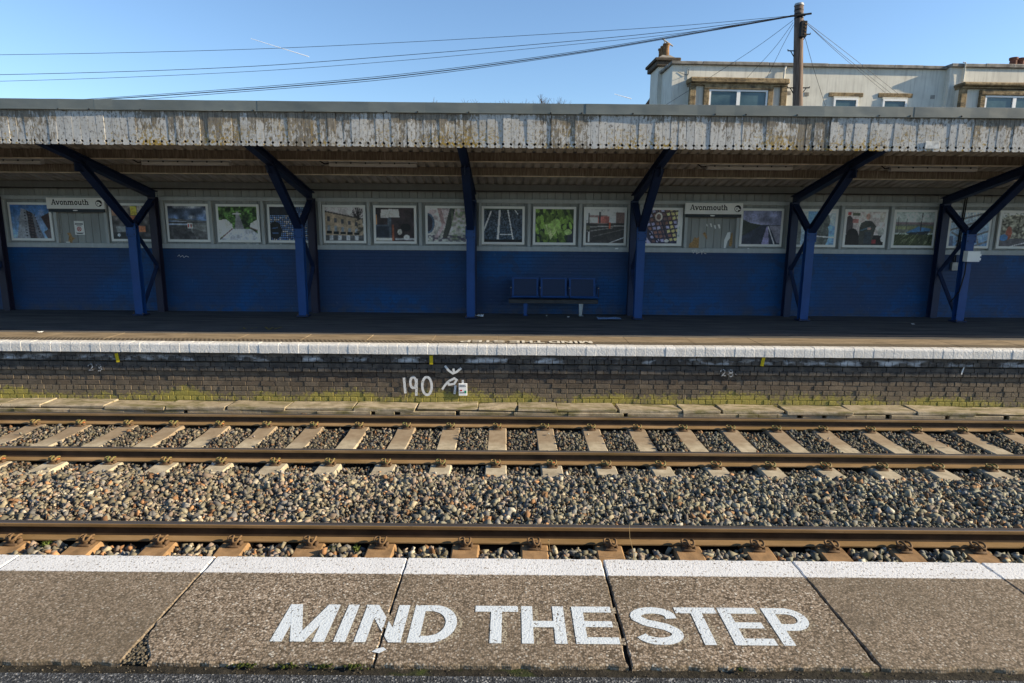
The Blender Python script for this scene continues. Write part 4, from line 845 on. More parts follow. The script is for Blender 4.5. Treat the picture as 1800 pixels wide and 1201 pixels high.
a.msk(np.clip(vn(18, 18) * 3 - 1.4, 0, 1) * (UU > .78) * (VV > .3), (56, 58, 50), .8); A.append((a, 'poster of a Georgian stone terrace with tall windows'))
a = Art((58, 46, 50), (44, 34, 36)).grain(6, 6, .3); a.poly([(.14, .05), (.6, .03), (.62, .28), (.12, .30)], (205, 200, 196)); a.rect(.3, .3, .40, .95, (72, 84, 98)); a.rect(0, .5, .38, .9, (62, 74, 90)); a.rect(.02, .55, .34, .86, (34, 42, 58)); a.rect(0, .9, .42, .99, (208, 204, 190)); a.rect(.42, .5, .47, .98, (142, 72, 44)); a.ell(.78, .58, .13, .12, (24, 24, 26)); a.ell(.62, .72, .06, .09, (178, 176, 168)); a.rect(.5, .9, 1, .96, (150, 150, 152)); a.ell(.8, .88, .08, .08, (190, 190, 188)); a.rect(0, .2, .03, .5, (190, 130, 74)); A.append((a, 'poster of a white lampshade above an old television in a dark room'))
a = Art((196, 172, 178), (168, 172, 160)).grain(10, 10, .25); a.ell(0, .45, .18, .3, (66, 92, 122)); a.ell(0, .45, .13, .25, (44, 42, 56)); a.line(.3, .0, .42, .5, .05, (152, 118, 118)); a.line(.42, .5, .2, .9, .05, (188, 162, 166)); a.poly([(.38, .9), (.58, 0), (.72, 0), (.6, .6), (.5, .9)], (62, 66, 62)); a.msk(np.clip(vn(16, 16) * 2.4 - .9, 0, 1) * (UU > .62), (122, 142, 96), .8); a.msk(np.clip(vn(20, 20) * 2.4 - 1, 0, 1) * (VV > .8), (70, 62, 84), .9); A.append((a, 'poster of a pastel pink and green painted mural with arches'))
a = Art((54, 62, 74), (46, 66, 88)).grain(34, 34, .55); a.line(.18, .08, -.02, .68, .02, (208, 212, 218)); a.line(.41, .02, .36, .9, .026, (212, 216, 222)); a.line(.62, .04, .76, .92, .016, (200, 206, 214)); a.line(.42, .76, .72, .76, .016, (190, 196, 206)); a.line(.8, .03, .88, .16, .012, (196, 202, 210)); a.rect(0, .92, 1, 1, (26, 28, 30)); a.rect(0, 0, 1, .03, (60, 78, 50)); A.append((a, 'poster of white parking-bay lines on dark tarmac'))
a = Art((48, 66, 28), (34, 46, 40))
for k in range(95):
    yy = pr_.uniform(0, 1); g = pr_.uniform(.55, 1.1); a.ell(pr_.uniform(0, 1) * (.95 if yy < .5 else .8), yy, pr_.uniform(.03, .06), pr_.uniform(.08, .14), (118 * g, 158 * g, 52 * g), 1, pr_.uniform(-.6, .6)); 
for k in range(16): a.ell(.42 + pr_.uniform(-.16, .2), .5 + pr_.uniform(-.1, .12), .05, .15, (148, 186, 78), .95, pr_.uniform(-.5, .5)); a.line(.4, .9, .42 + pr_.uniform(-.2, .25), .45, .006, (190, 205, 130))
a.rect(.85, .6, 1, 1, (46, 48, 66), .8); a.ell(.86, .68, .1, .09, (158, 188, 96)); A.append((a, 'poster of a clump of bright green leaves'))
a = Art((205, 206, 206), (200, 200, 198)); a.rect(0, .4, 1, 1, (62, 60, 60)); a.rect(.05, .16, .55, .42, (150, 120, 118)); a.rect(.3, .2, .6, .4, (176, 92, 84)); a.rect(.08, .24, .3, .4, (215, 215, 212)); a.rect(.62, .22, .8, .4, (200, 205, 208)); a.rect(.78, .08, 1, .4, (122, 96, 92)); a.rect(.34, .06, .38, .4, (50, 54, 60)); a.line(0, .52, 1, .48, .016, (152, 150, 148)); a.line(0, .66, .7, .54, .014, (130, 128, 126)); a.line(.2, .8, 1, .58, .01, (108, 104, 102)); a.line(.62, 1, 1, .83, .012, (190, 196, 204)); a.rect(.6, .38, .64, .56, (220, 92, 52)); a.rect(.05, .1, .09, .95, (42, 44, 46)); a.rect(.06, .66, .1, .96, (215, 216, 216)); a.rect(0, .48, .1, .6, (98, 100, 78)); A.append((a, 'poster of a railway yard with red buildings and an orange figure'))
a = Art((72, 58, 66), (42, 44, 74))
for r in range(8):
    for c in range(9):
        x = .02 + c * .115 + r * .035; yy = .02 + r * .125 - c * .012; g = (205, 190, 110) if x > .62 and pr_.uniform() < .7 else [(140, 92, 82), (150, 150, 196), (112, 80, 84)][pr_.randint(3)]; a.poly([(x, yy), (x + .08, yy - .012), (x + .10, yy + .07), (x + .02, yy + .085)], g)
a.line(.05, .45, .5, 1, .018, (34, 40, 66)); a.line(.4, 0, .72, 1, .02, (34, 40, 62)); a.line(.0, .72, .2, 1, .05, (150, 146, 178)); a.ell(.43, .2, .1, .13, (200, 188, 178)); a.ell(.43, .2, .06, .085, (112, 82, 80)); a.ell(.66, .92, .06, .05, (225, 222, 218)); a.rect(.93, 0, 1, 1, (188, 200, 196)); A.append((a, 'poster looking up at a latticed coloured glass roof, behind a post'))
a = Art((112, 118, 160), (150, 154, 190)).grain(5, 7, .2, 0, .42); a.rect(0, .42, 1, 1, (44, 52, 72)); a.poly([(0, .26), (.2, .36), (.5, .42), (0, .75)], (44, 54, 50)); a.poly([(.63, .46), (.67, .46), (.72, 1), (.52, 1)], (128, 124, 170)); a.poly([(.7, .44), (1, .44), (1, .96), (.92, .96)], (120, 118, 138)); a.line(.67, .46, .86, 1, .014, (198, 200, 210)); A.append((a, 'poster of a straight railway line under a violet sky'))
a = Art((178, 190, 196), (120, 160, 196)); a.rect(.28, 0, .62, 1, (88, 146, 205)); a.poly([(.6, .3), (1, .45), (1, 1), (.2, 1), (.25, .5)], (100, 154, 206)); 
for cx, cy, rx, ry in ((.58, .22, .1, .16), (.74, .3, .12, .22), (.55, .5, .1, .3), (.72, .7, .13, .34), (.6, .85, .15, .2)): a.ell(cx, cy, rx, ry, (74, 80, 78), .95)
a.msk(np.clip(vn(22, 22) * 3 - 1.8, 0, 1) * (UU > .45) * (UU < .86), (104, 116, 112), .7); a.rect(.0, .1, .12, 1, (96, 100, 92), .8); a.line(.3, .72, 1, .78, .02, (200, 205, 210)); A.append((a, 'poster of dark tree shapes on a bright blue wall'))
a = Art((198, 186, 184), (190, 178, 176)); a.rect(.02, .02, .1, .1, (170, 50, 50)); a.rect(.14, .03, .34, .12, (84, 92, 74)); a.ell(.06, .4, .11, .28, (64, 58, 64)); a.rect(.15, .22, .3, .34, (176, 104, 100)); a.ell(.17, .75, .17, .25, (22, 22, 28)); a.rect(0, .7, 1, 1, (30, 28, 32)); a.poly([(.38, .34), (.5, .26), (.66, .28), (.78, .42), (.74, .62), (.68, 1), (.36, 1), (.34, .5)], (56, 60, 58)); a.ell(.55, .14, .055, .09, (190, 140, 122)); a.rect(.48, .60, .66, .98, (44, 54, 64)); a.line(.4, .55, .62, .46, .022, (72, 110, 132)); a.ell(.6, .5, .05, .04, (188, 142, 124)); a.rect(.7, .84, .8, .95, (150, 40, 46)); a.ell(.92, .6, .09, .12, (150, 156, 150), .8); a.rect(.86, .02, .98, .3, (175, 172, 160), .8); a.ell(.98, .8, .06, .1, (205, 208, 205)); A.append((a, 'poster of a seated person in dark clothes among workshop tools'))
a = Art((168, 182, 180), (172, 186, 182)); a.rect(0, .30, 1, .62, (104, 110, 104)); a.rect(0, .3, 1, .36, (126, 106, 112)); a.rect(0, .42, 1, .52, (132, 140, 90), .8); a.poly([(.28, .62), (.6, .42), (.95, .50), (.88, .58)], (62, 122, 182)); a.poly([(.28, .62), (.9, .56), (.86, .66), (.4, .68)], (40, 52, 64)); a.line(.68, .02, .66, .6, .012, (60, 62, 66)); a.line(.06, .14, .06, .62, .01, (66, 68, 74)); a.line(.28, .2, .28, .55, .008, (78, 80, 84)); a.rect(0, .66, 1, 1, (62, 72, 44)); 
for k in range(80): x = pr_.uniform(0, 1); yy = pr_.uniform(.68, 1); a.line(x, yy, x + .07, yy - .1, .006, (124, 136, 96) if k % 2 else (40, 52, 34), .8)
A.append((a, 'poster of a blue boat stranded in long grass'))
a = Art((186, 200, 206), (70, 122, 176)); 
for k in range(14): a.line(.02 + .08 * k, 0, .14 + .08 * k, 1, .012, (122, 150, 182), .8)
for p in ((0, .28, .9, .0), (0, .52, 1, .16), (.2, .86, 1, .55), (.05, .6, .3, .75), (.3, .75, .2, 1), (.6, .4, .75, .9), (.66, 1, 1, .86)): a.line(*p, .028, (92, 96, 104))
a.rect(0, .7, .1, 1, (74, 88, 120), .8); a.ell(.62, .92, .03, .04, (225, 205, 180)); A.append((a, 'poster of a blue-lit glazed roof crossed by dark bars'))
a = Art((168, 176, 176), (70, 72, 82)); a.msk(((UU - .4) ** 2 / .3 + (VV - .5) ** 2 / .2 < 1).astype(float), (104, 102, 88)); a.grain(26, 26, .7); a.msk(np.clip(vn(14, 14) * 3 - 1.6, 0, 1), (190, 190, 170), .7); a.rect(.62, .1, 1, .45, (108, 96, 150), .6); a.rect(0, .76, 1, 1, (78, 78, 88)); a.ell(.22, .6, .08, .2, (150, 72, 54)); a.ell(.1, .74, .11, .1, (50, 116, 184)); a.line(.3, 1, 1, .8, .012, (190, 190, 195)); A.append((a, 'poster of a crowded colourful street market, cut by the photo edge'))
for a_, _ in A:
    a_.grain(36, 30, .13).grain(10, 8, .15); a_.a = np.clip(a_.a * (1 + pr_.normal(0, .045, (GH, GW, 1))) * .94, 4, 255); lum = a_.a.mean(2, keepdims=True); a_.a = a_.a * .74 + lum * .26; a_.a = .7 * a_.a + .15 * np.roll(a_.a, 1, 0) + .15 * np.roll(a_.a, 1, 1)
PB = [(15, 95, 359, 425), (193, 270, 360.5, 425.5), (292, 369, 360.5, 426), (381, 457, 360.5, 426.5), (470, 547, 361, 427), (568, 643, 361, 427), (657, 732, 361.5, 428), (748, 823, 362, 428), (847, 922, 363, 430), (937, 1012, 364, 430.5), (1026, 1101, 365, 431.5), (1124, 1199, 367, 433), (1300, 1376, 370, 436), (1395, 1471, 371, 436.5), (1482, 1558, 372, 437.5), (1568, 1644, 373, 438.5), (1664, 1742, 375, 440), (1752, 1830, 377, 442)]
PY = WALL + .0
for (a, lb), (u0, u1, v0, v1) in zip(A, PB):
    p = at((u0 + u1) / 2, (v0 + v1) / 2, PY); hw = .468; hh = .410; cz = 1.889
    o = empty('poster', (p.x, PY, cz - hh), lb, 'poster', 'posters along the shelter wall')
    b = MB(); b.cbox(p.x - hw, p.x + hw, PY - .012, PY + .03, cz - hh, cz + hh, .003); b.build('mount', M['white'], o)
    iw, ih = hw - .052, hh - .052; vs = []; fs = []; cols = []
    gx = np.linspace(p.x - iw, p.x + iw, GW + 1); gz = np.linspace(cz + ih, cz - ih, GH + 1)
    V = np.zeros((GH + 1, GW + 1, 3)); V[..., 0] = gx[None, :]; V[..., 1] = PY - .0145; V[..., 2] = gz[:, None]
    fs = [(j * (GW + 1) + i, (j + 1) * (GW + 1) + i, (j + 1) * (GW + 1) + i + 1, j * (GW + 1) + i + 1) for j in range(GH) for i in range(GW)]
    me = bpy.data.meshes.new('picture'); me.from_pydata(V.reshape(-1, 3).tolist(), [], fs)
    C = np.concatenate([np.clip(lin(a.a.reshape(-1, 3)) * 1.95, 0, .9), np.ones((GH * GW, 1))], 1); ca = me.color_attributes.new('print', 'FLOAT_COLOR', 'CORNER')
    ca.data.foreach_set('color', np.repeat(C, 4, axis=0).astype(np.float32).reshape(-1)); me.materials.append(M['print']); place('picture', me, o)

# ================================================================== STATION NAME SIGNS
def serif_word(b, x0, z0, h, Y):
    """lower-case slab serif letters of the station name as strokes"""
    st, th, q = .026, .015, .013; x = x0; k = [0]; xh = h * .70
    def S(p, wd):
        L, Q = thick(p, wd); n = len(L); yy = Y - .0004 * (k[0] % 9); k[0] += 1
        b.add([(a.x, yy, a.y) for a in L] + [(a.x, yy, a.y) for a in Q], [(j, n + j, n + j + 1, j + 1) for j in range(n - 1)])
    def V(xx, z1, z2): S([(xx, z1), (xx, z2)], st)
    def foot(xx, z, wd=.052): S([(xx - wd / 2, z + th / 2), (xx + wd / 2, z + th / 2)], th)
    for ch in 'Avonmouth':
        if ch == 'A': S([(x + .012, z0), (x + .058, z0 + h)], .018); S([(x + .105, z0), (x + .058, z0 + h)], .028); S([(x + .03, z0 + h * .33), (x + .092, z0 + h * .33)], .013); foot(x + .012, z0, .046); foot(x + .105, z0, .05); x += .128
        elif ch == 'v': S([(x + .012, z0 + xh), (x + .048, z0)], .027); S([(x + .084, z0 + xh), (x + .048, z0)], .018); foot(x + .012, z0 + xh - th, .046); foot(x + .084, z0 + xh - th, .042); x += .102
        elif ch == 'o': S(arc(x + .045, z0 + xh / 2, .034, xh / 2 - .008, 0, 2 * math.pi, 18), .023); x += .102
        elif ch in 'nm':
            V(x + .016, z0, z0 + xh); foot(x + .016, z0); S([(x - .004, z0 + xh - th / 2), (x + .016, z0 + xh - th / 2)], th)
            for j in range(2 if ch == 'm' else 1):
                xx = x + .016 + .060 * j; S(arc(xx + .030, z0 + xh - .034, .028, .026, math.pi * .95, 0, 8) + [(xx + .058, z0)], [.016] * 3 + [.02] * 3 + [st] * 4); foot(xx + .060, z0)
            x += .110 if ch == 'n' else .170
        elif ch == 'u': S([(x + .016, z0 + xh), (x + .016, z0 + .035)] + arc(x + .046, z0 + .033, .03, .025, math.pi * 1.05, math.pi * 2, 8), .022); V(x + .078, z0, z0 + xh); foot(x + .088, z0, .03); S([(x - .004, z0 + xh - th / 2), (x + .016, z0 + xh - th / 2)], th); S([(x + .056, z0 + xh - th / 2), (x + .078, z0 + xh - th / 2)], th); x += .112
        elif ch == 't': S([(x + .02, z0 + xh + .03), (x + .02, z0 + .02), (x + .035, z0 + .008), (x + .058, z0 + .014)], .021); S([(x, z0 + xh - th / 2), (x + .052, z0 + xh - th / 2)], th); x += .072
        elif ch == 'h': V(x + .016, z0, z0 + h); foot(x + .016, z0); S([(x - .004, z0 + h - th / 2), (x + .016, z0 + h - th / 2)], th); S(arc(x + .046, z0 + xh - .034, .028, .026, math.pi * .95, 0, 8) + [(x + .074, z0)], [.016] * 3 + [.02] * 3 + [st] * 4); foot(x + .076, z0); x += .112
def fan(b, pts, Y): b.add([(x, Y, z) for x, z in pts], [tuple(range(len(pts)))])
for (u0, u1, vt, vb, lb) in ((82, 183, 352, 372, 'white Avonmouth station name sign at the left, beside the tower block poster'), (1206, 1304, 361, 381, 'white Avonmouth station name sign at the right, above the torn board panel')):
    YS_ = WALL - .13; pa = at(u0, (vt + vb) / 2, YS_); pc = at(u1, (vt + vb) / 2, YS_); cx = (pa.x + pc.x) / 2; hw = .622; zt = 2.40; zb = zt - .235
    o = empty('station_sign', (cx, YS_, zb), lb, 'sign', 'station name signs')
    b = MB(); b.cbox(cx - hw, cx + hw, YS_, YS_ + .05, zb, zt, .003); b.build('panel', M['white'], o)
    b = MB(); b.box(cx - hw + .02, cx + hw - .02, YS_ + .012, YS_ + .045, zb - .068, zb); bar = b.build('lower_band', M['signdark'], o)
    b = MB(); fan(b, arc(cx - .02, zb - .032, .055, .013, 0, 2 * math.pi, 14)[:-1], YS_ + .0105); b.build('badge', M['white'], bar)
    b = MB(); b.box(cx - .5, cx - .46, YS_ + .05, WALL + .06, zb + .05, zb + .09); b.box(cx + .46, cx + .5, YS_ + .05, WALL + .06, zb + .05, zb + .09); b.build('bracket', M['metal'], o)
    b = MB(); serif_word(b, cx - .51, zb + .085, .116, YS_ - .001)
    wd_ = max(v[0] for v in b.v) - min(v[0] for v in b.v); x00 = min(v[0] for v in b.v); b.v = [(x00 + (v[0] - x00) * .815 / wd_, v[1], v[2]) for v in b.v]; b.build('lettering', M['black'], o)
    ex, ez = cx + .51, zb + .12; em = MB()
    ring = arc(ex, ez, .066, .066, 0, 2 * math.pi, 28); L, Q = thick(ring, .012); n = len(L); em.add([(q.x, YS_ - .001, q.y) for q in L] + [(q.x, YS_ - .001, q.y) for q in Q], [(j, n + j, n + j + 1, j + 1) for j in range(n - 1)])
    fan(em, [(ex - .05, ez + .035)] + arc(ex, ez, .064, .064, math.pi * .72, -.1, 12) + [(ex + .035, ez - .005), (ex + .02, ez + .02), (ex + .0, ez + .032), (ex - .02, ez + .03)], YS_ - .0016)
    fan(em, [(ex + .005, ez - .035), (ex + .03, ez - .022), (ex + .052, ez - .03), (ex + .035, ez - .052), (ex + .012, ez - .06)], YS_ - .0016)
    fan(em, [(ex - .032, ez + .006), (ex - .022, ez + .008), (ex - .022, ez - .022), (ex - .032, ez - .024)], YS_ - .0016); fan(em, [(ex - .01, ez + .008), (ex - .002, ez + .008), (ex - .004, ez - .018), (ex - .01, ez - .018)], YS_ - .0016)
    em.build('emblem', M['black'], o)
# no-smoking notice below the left sign
p = at(141, 413, WALL + .04); nt_ = empty('no_smoking_notice', p, 'small white notice with a red prohibition ring, on the grey boards below the left sign', 'notice'); Yn = WALL + .036
b = MB(); b.cbox(p.x - .108, p.x + .108, Yn, Yn + .01, p.z, p.z + .30, .004); b.build('plate', M['white'], nt_)
b = MB(); c = (p.x - .005, p.z + .125)
ring = arc(c[0], c[1], .042, .042, 0, 2 * math.pi, 22); L, Q = thick(ring, .014); n = len(L); b.add([(q.x, Yn - .001, q.y) for q in L] + [(q.x, Yn - .001, q.y) for q in Q], [(j, n + j, n + j + 1, j + 1) for j in range(n - 1)]); b.build('ring', M['red'], nt_)
for sgn in (1, -1):
    b = MB(); L, Q = thick([(c[0] - .028, c[1] + .028 * sgn), (c[0] + .028, c[1] - .028 * sgn)], .012); b.add([(q.x, Yn - (.0016 if sgn > 0 else .0022), q.y) for q in L + Q], [(0, 2, 3, 1)]); b.build('cross_bar', M['red'], nt_)
for z, hw in ((.245, .085), (.225, .09), (.195, .055), (.04, .085), (.025, .06)):
    b = MB(); b.box(p.x - hw, p.x + hw, Yn - .0012, Yn - .0002, p.z + z - .006, p.z + z + .006); b.build('print_line', M['signdark'], nt_)

# ================================================================== BENCH
bx = at(974, 530, 13.3).x; BF = 13.12
be = empty('bench', (bx, 13.25, 0), 'blue three-seat perforated metal bench against the navy wall', 'bench')
def perforated(name):
    t = NT(name, .45, .4); t.col(t.mix(t.ramp(t.voro(85, (1, 1, 1), 0), [(.28, .85), (.36, 0.0)]), (.006, .020, .07), (.003, .006, .015))); return t.mat
pm = perforated('perforated_blue_steel')
for k in (-1, 0, 1):
    x = bx + .615 * k; w_ = .292
    prof = [(BF, .395), (BF - .02, .41), (BF - .015, .432), (BF + .02, .44), (BF + .36, .405), (BF + .40, .42), (BF + .47, .78), (BF + .462, .79), (BF + .44, .78), (BF + .385, .44)]
    b = MB(); b.extrude([(BF - .015, .425), (BF + .02, .433), (BF + .36, .402), (BF + .36, .392), (BF + .02, .42), (BF - .01, .412)], (x - w_, 0, 0), (x + w_, 0, 0), (0, 1, 0), (0, 0, 1)); st_ = b.build('seat', pm, be)
    b = MB(); b.tube([(x - w_, BF - .012, .418), (x + w_, BF - .012, .418)], .019, 8); b.build('front_roll', M['blue'], st_)
    b = MB(); b.extrude([(BF + .36, .40), (BF + .455, .755), (BF + .465, .752), (BF + .372, .40)], (x - w_ + .03, 0, 0), (x + w_ - .03, 0, 0), (0, 1, 0), (0, 0, 1)); bk_ = b.build('backrest', pm, be)
    for sx in (-1, 1):
        b = MB(); b.extrude([(BF + .35, .395), (BF + .455, .775), (BF + .475, .77), (BF + .372, .395)], (x + sx * (w_ - .05) - .02 + (0.02 if sx > 0 else -.02), 0, 0), (x + sx * (w_ - .05) + .02 + (0.02 if sx > 0 else -.02), 0, 0), (0, 1, 0), (0, 0, 1)); b.build('side_rail', M['blue'], bk_)
    b = MB(); b.box(x - w_, x + w_, BF + .445, BF + .478, .757, .786); b.build('top_rail', M['blue'], bk_)
for k in (-1.5, -.5, .5, 1.5):
    x = bx + .615 * k; b = MB(); b.tube([(x, BF + .38, .44), (x, BF + .33, .60), (x, BF + .10, .61), (x, BF + .05, .57), (x, BF + .05, .41)], .015, 7); b.build('armrest', M['darkblue'], be)
    b = MB(); b.lathe([(.0, -.012), (.014, -.006), (.014, .006), (0, .012)], (0, 0, 0), 8); me = b.mesh('arm_cap', M['metal']); place('arm_cap', me, be, (x, BF + .05, .60))
b = MB(); b.cbox(bx - .97, bx + .93, BF + .12, BF + .24, .26, .35, .006); b.build('beam', simple('dull_beam', (.05, .048, .05), .6), be)
for u, m in ((924, 'blue'), (1022, 'metal')):
    x = at(u, 540, 13.2).x; b = MB(); b.extrude([(-.035, 0), (.02, 0), (.045, .26), (-.045, .26)], (x, BF + .15, 0), (x, BF + .21, 0), (1, 0, 0), (0, 0, 1)); b.extrude([(-.05, 0), (.05, 0), (.05, .008), (-.05, .008)], (x, BF + .08, 0), (x, BF + .28, 0), (1, 0, 0), (0, 0, 1)); b.build('leg', M[m], be)

# ================================================================== ELECTRICAL BOXES at the right-hand post
p = at(1707, 451, POSTY - .12)
o = empty('junction_box', p, 'white junction box strapped to the right-hand blue post', 'junction box')
b = MB(); b.cbox(p.x - .135, p.x + .12, POSTY - .21, POSTY - .075, p.z - .105, p.z + .11, .006); b.build('box', M['white'], o)
b = MB()
for z in (-.05, .03): b.cbox(p.x + .122, p.x + .15, POSTY - .2, POSTY - .1, p.z + z - .025, p.z + z + .025, .003)
b.build('gland', M['white'], o)
b = MB(); b.tube([(p.x - .07, POSTY - .10, p.z - .1), (p.x - .075, POSTY - .11, p.z - .35), (p.x - .13, POSTY - .10, p.z - .72), (p.x - .2, POSTY + .02, p.z - .95)], .013, 6); b.build('cable', M['cable'], o)
p = at(1678, 469, WALL - .06); o = empty('switch_box', p, 'small grey switch box on the navy wall behind the right-hand post', 'switch box')
b = MB(); b.cbox(p.x - .065, p.x + .065, WALL - .075, WALL - .004, p.z - .085, p.z + .095, .006); b.build('box', M['metal'], o)
b = MB(); b.tube([(p.x - .02, WALL - .03, p.z + .09), (p.x - .02, WALL - .03, p.z + .30), (p.x + .03, WALL - .03, p.z + .50), (p.x + .06, WALL - .03, 2.62)], .013, 6); b.tube([(p.x + .02, WALL - .03, p.z + .09), (p.x + .02, WALL - .03, p.z + .32), (p.x + .07, WALL - .03, p.z + .52), (p.x + .10, WALL - .03, 2.62)], .013, 6); b.build('conduit', M['cable'], o)

# ================================================================== LITTER, YELLOW MARKS, WEEDS
def crumple(name, u, v, w_, d, mat, lb, z=.006, hgt_=.02, cat='litter'):
    c = on(u, v, z); rr = random.Random(int(u)); n = 6; b = MB(); vs = [(c.x + w_ * (i / n - .5), c.y + d * (j / 3 - .5) + rr.uniform(-.01, .01), z + rr.uniform(0, hgt_)) for j in range(4) for i in range(n + 1)]
    b.add(vs, [(j * (n + 1) + i, j * (n + 1) + i + 1, (j + 1) * (n + 1) + i + 1, (j + 1) * (n + 1) + i) for j in range(3) for i in range(n)]); o = b.build(name, mat); mo = o.modifiers.new('t', 'SOLIDIFY'); mo.thickness = .002
    return tag(o, lb, cat)
crumple('paper_scrap', 843, 556.5, .17, .16, M['paper'], 'crumpled white paper at the foot of the centre post', hgt_=.05)
crumple('newspaper', 1070, 560, .48, .26, M['bluepaper'], 'flattened blue-and-white newspaper on the platform right of the bench', hgt_=.02)
crumple('paper_scrap', 999, 558, .05, .06, M['paper'], 'tiny white scrap on the tarmac under the bench right half', hgt_=.02)
crumple('paper_scrap', 961, 555.5, .035, .05, M['paper'], 'tiny white scrap on the tarmac under the bench middle', hgt_=.02)
crumple('paper_scrap', 1605, 570.5, .05, .06, M['paper'], 'tiny pale scrap on the tarmac left of the right-hand post', hgt_=.02)
crumple('paper_scrap', 71, 584.5, .07, .06, M['paper'], 'small white scrap on the tan slabs near the left edge', .014, .02)
b = MB(); c0 = on(412, 578, .003)
for i, (ua, va, ub, vb) in enumerate(((466, 575, 473, 579.5), (473, 579.5, 480, 575.5), (482, 578.5, 495, 575), (440, 578, 452, 576), (420, 579, 436, 577.5), (428, 576, 431, 579))):
    a, c = on(ua, va, .003), on(ub, vb, .003); L, Q = thick([(a.x, a.y), (c.x, c.y)], .035 if i < 3 else .022); b.add([(q.x, q.y, .003 + .0005 * i) for q in L + Q], [(0, 2, 3, 1)])
tag(b.build('yellow_marking', road_paint('worn_yellow', (.42, .32, .02), .45)), 'worn yellow paint strokes on the shaded far platform tarmac', 'paint mark')
def weed(u, v, z, h, n, lb, mat='leaf'):
    c = on(u, v, z); rr = random.Random(int(u * 3)); o = empty('weed', c, lb, 'weed', 'weeds in the ballast'); b = MB()
    for k in range(n):
        a = rr.uniform(0, 6.3); L = h * rr.uniform(.5, 1); t_ = rr.uniform(.1, .6); base = Vector((c.x + rr.uniform(-.02, .02), c.y + rr.uniform(-.02, .02), z - .02)); d = Vector((math.cos(a) * t_, math.sin(a) * t_, 1)).normalized(); s_ = d.cross(Vector((math.sin(a), 1, .3))).normalized() * L * .16
        m_ = base + d * L * .55; tip = base + d * L + Vector((math.cos(a), math.sin(a), -.2)) * L * .25; b.add([base, m_ + s_, tip, m_ - s_], [(0, 1, 2, 3)])
    b.build('leaves', M[mat], o); b = MB(); b.tube([(c.x, c.y, z - .05), (c.x, c.y, z + h * .5)], .003, 5); b.build('stem', M[mat], o)
weed(82, 958, -1.09, .075, 40, 'small leafy weed in the stones at the lower left, by the platform edge'); weed(585, 966, -1.09, .06, 18, 'tiny green weed by the rail, left of its pair below 190'); weed(627, 967, -1.09, .085, 18, 'tiny upright green weed by the rail, right of its pair'); weed(861, 920, -1.03, .05, 20, 'tiny yellow-green weed behind the nearest rail at centre'); weed(1212, 925, -1.03, .05, 14, 'tiny green tuft behind the nearest rail, right of centre')
for pts, lb in (([(1114, 985), (1112, 965), (1107, 945), (1106, 920)], 'long thin dry stem rising in front of the nearest rail'), ([(967, 972), (966, 962), (964, 951)], 'short dry stem beside a brown sleeper at centre')):
    c = on(pts[0][0], pts[0][1], -1.1); P_ = [at(u, v, c.y + .01 * i) for i, (u, v) in enumerate(pts)]; b = MB(); b.tube(P_, [.0026, .0022, .002, .0015][:len(P_)], 5)
    if len(P_) == 3: b.tube([P_[-1], P_[-1] + Vector((.012, 0, .012))], .005, 5)
    tag(b.build('dry_stem', M['straw']), lb, 'dry stem', 'dry stems')

# ================================================================== HOUSE BEHIND THE STATION
HY = 21.0; O = at(1183, 107, HY); O.z = 0; HA = R(2.4); e1 = Vector((math.cos(HA), math.sin(HA), 0)); e2 = Vector((-math.sin(HA), math.cos(HA), 0))
def hpx(u, v, d=0.0):
    """photo point -> (s along the front, z) on the plane d metres behind the front"""
    q = ray(u, v); n = e2; p = O + e2 * d; t = (p - CAM).dot(n) / q.dot(n); w_ = CAM + q * t; return (w_ - O).dot(e1), w_.z
house = empty('rendered_house', (O.x, O.y, -1.3), 'grey rendered house with stone-trimmed bay windows and flat parapet behind the station', 'house')
def hb(b, name, mat, par): b.v = [tuple(O + e1 * x + e2 * y + Vector((0, 0, z))) for x, y, z in b.v]; return b.build(name, mat, par)
ZP = hpx(1250, 107.5, -.1)[1] + .03; SR = hpx(1660, 150)[0]; PJ = .20
b = MB(); b.box(0, SR, 0, 2.3, -1.3, ZP - .135); wall_ = hb(b, 'front_wall', M['render'], house)
b = MB(); b.box(SR, 22, -PJ, 2.3, -1.3, ZP - .105); hb(b, 'projecting_wall', M['render'], house)
s = -.07; k = 0
while s < SR - .3:
    L = min(random.uniform(.85, 1.15), SR - s); b = MB(); b.cbox(s + .004, s + L - .004, -.10, .35, ZP - .130, ZP - .03 + random.uniform(-.01, .01), .012); hb(b, 'coping_stone', M['copestone'], house); s += L
s = SR - .03
while s < 22:
    L = random.uniform(.9, 1.2); b = MB(); b.cbox(s + .004, s + L - .004, -PJ - .10, .35, ZP - .100, ZP + .005 + random.uniform(-.01, .01), .012); hb(b, 'coping_stone', M['copestone'], house); s += L
for k in range(2): b = MB(); b.cbox(-.09, .30, .36 + .85 * k, 1.18 + .85 * k, ZP - .130, ZP - .035, .012); hb(b, 'coping_stone', M['copestone'], house)
def win(s0, s1, z1, d, h=1.5, panes=1, par=None):
    b = MB(); f = .055; z0 = z1 - h
    b.box(s0, s1, d, d + .07, z1 - f, z1); b.box(s0, s1, d, d + .07, z0, z0 + f); b.box(s0, s0 + f, d, d + .07, z0 + f, z1 - f); b.box(s1 - f, s1, d, d + .07, z0 + f, z1 - f)
    for k in range(1, panes): x = s0 + (s1 - s0) * k / panes; b.box(x - f, x + f, d + .001, d + .07, z0 + f, z1 - f)
    o = hb(b, 'window', M['upvc'], par or house); wd = (s1 - s0) / panes
    for k in range(panes): b = MB(); b.box(s0 + wd * k + f, s0 + wd * (k + 1) - f, d + .035, d + .045, z0 + f, z1 - f); hb(b, 'pane', M['glass'], o)
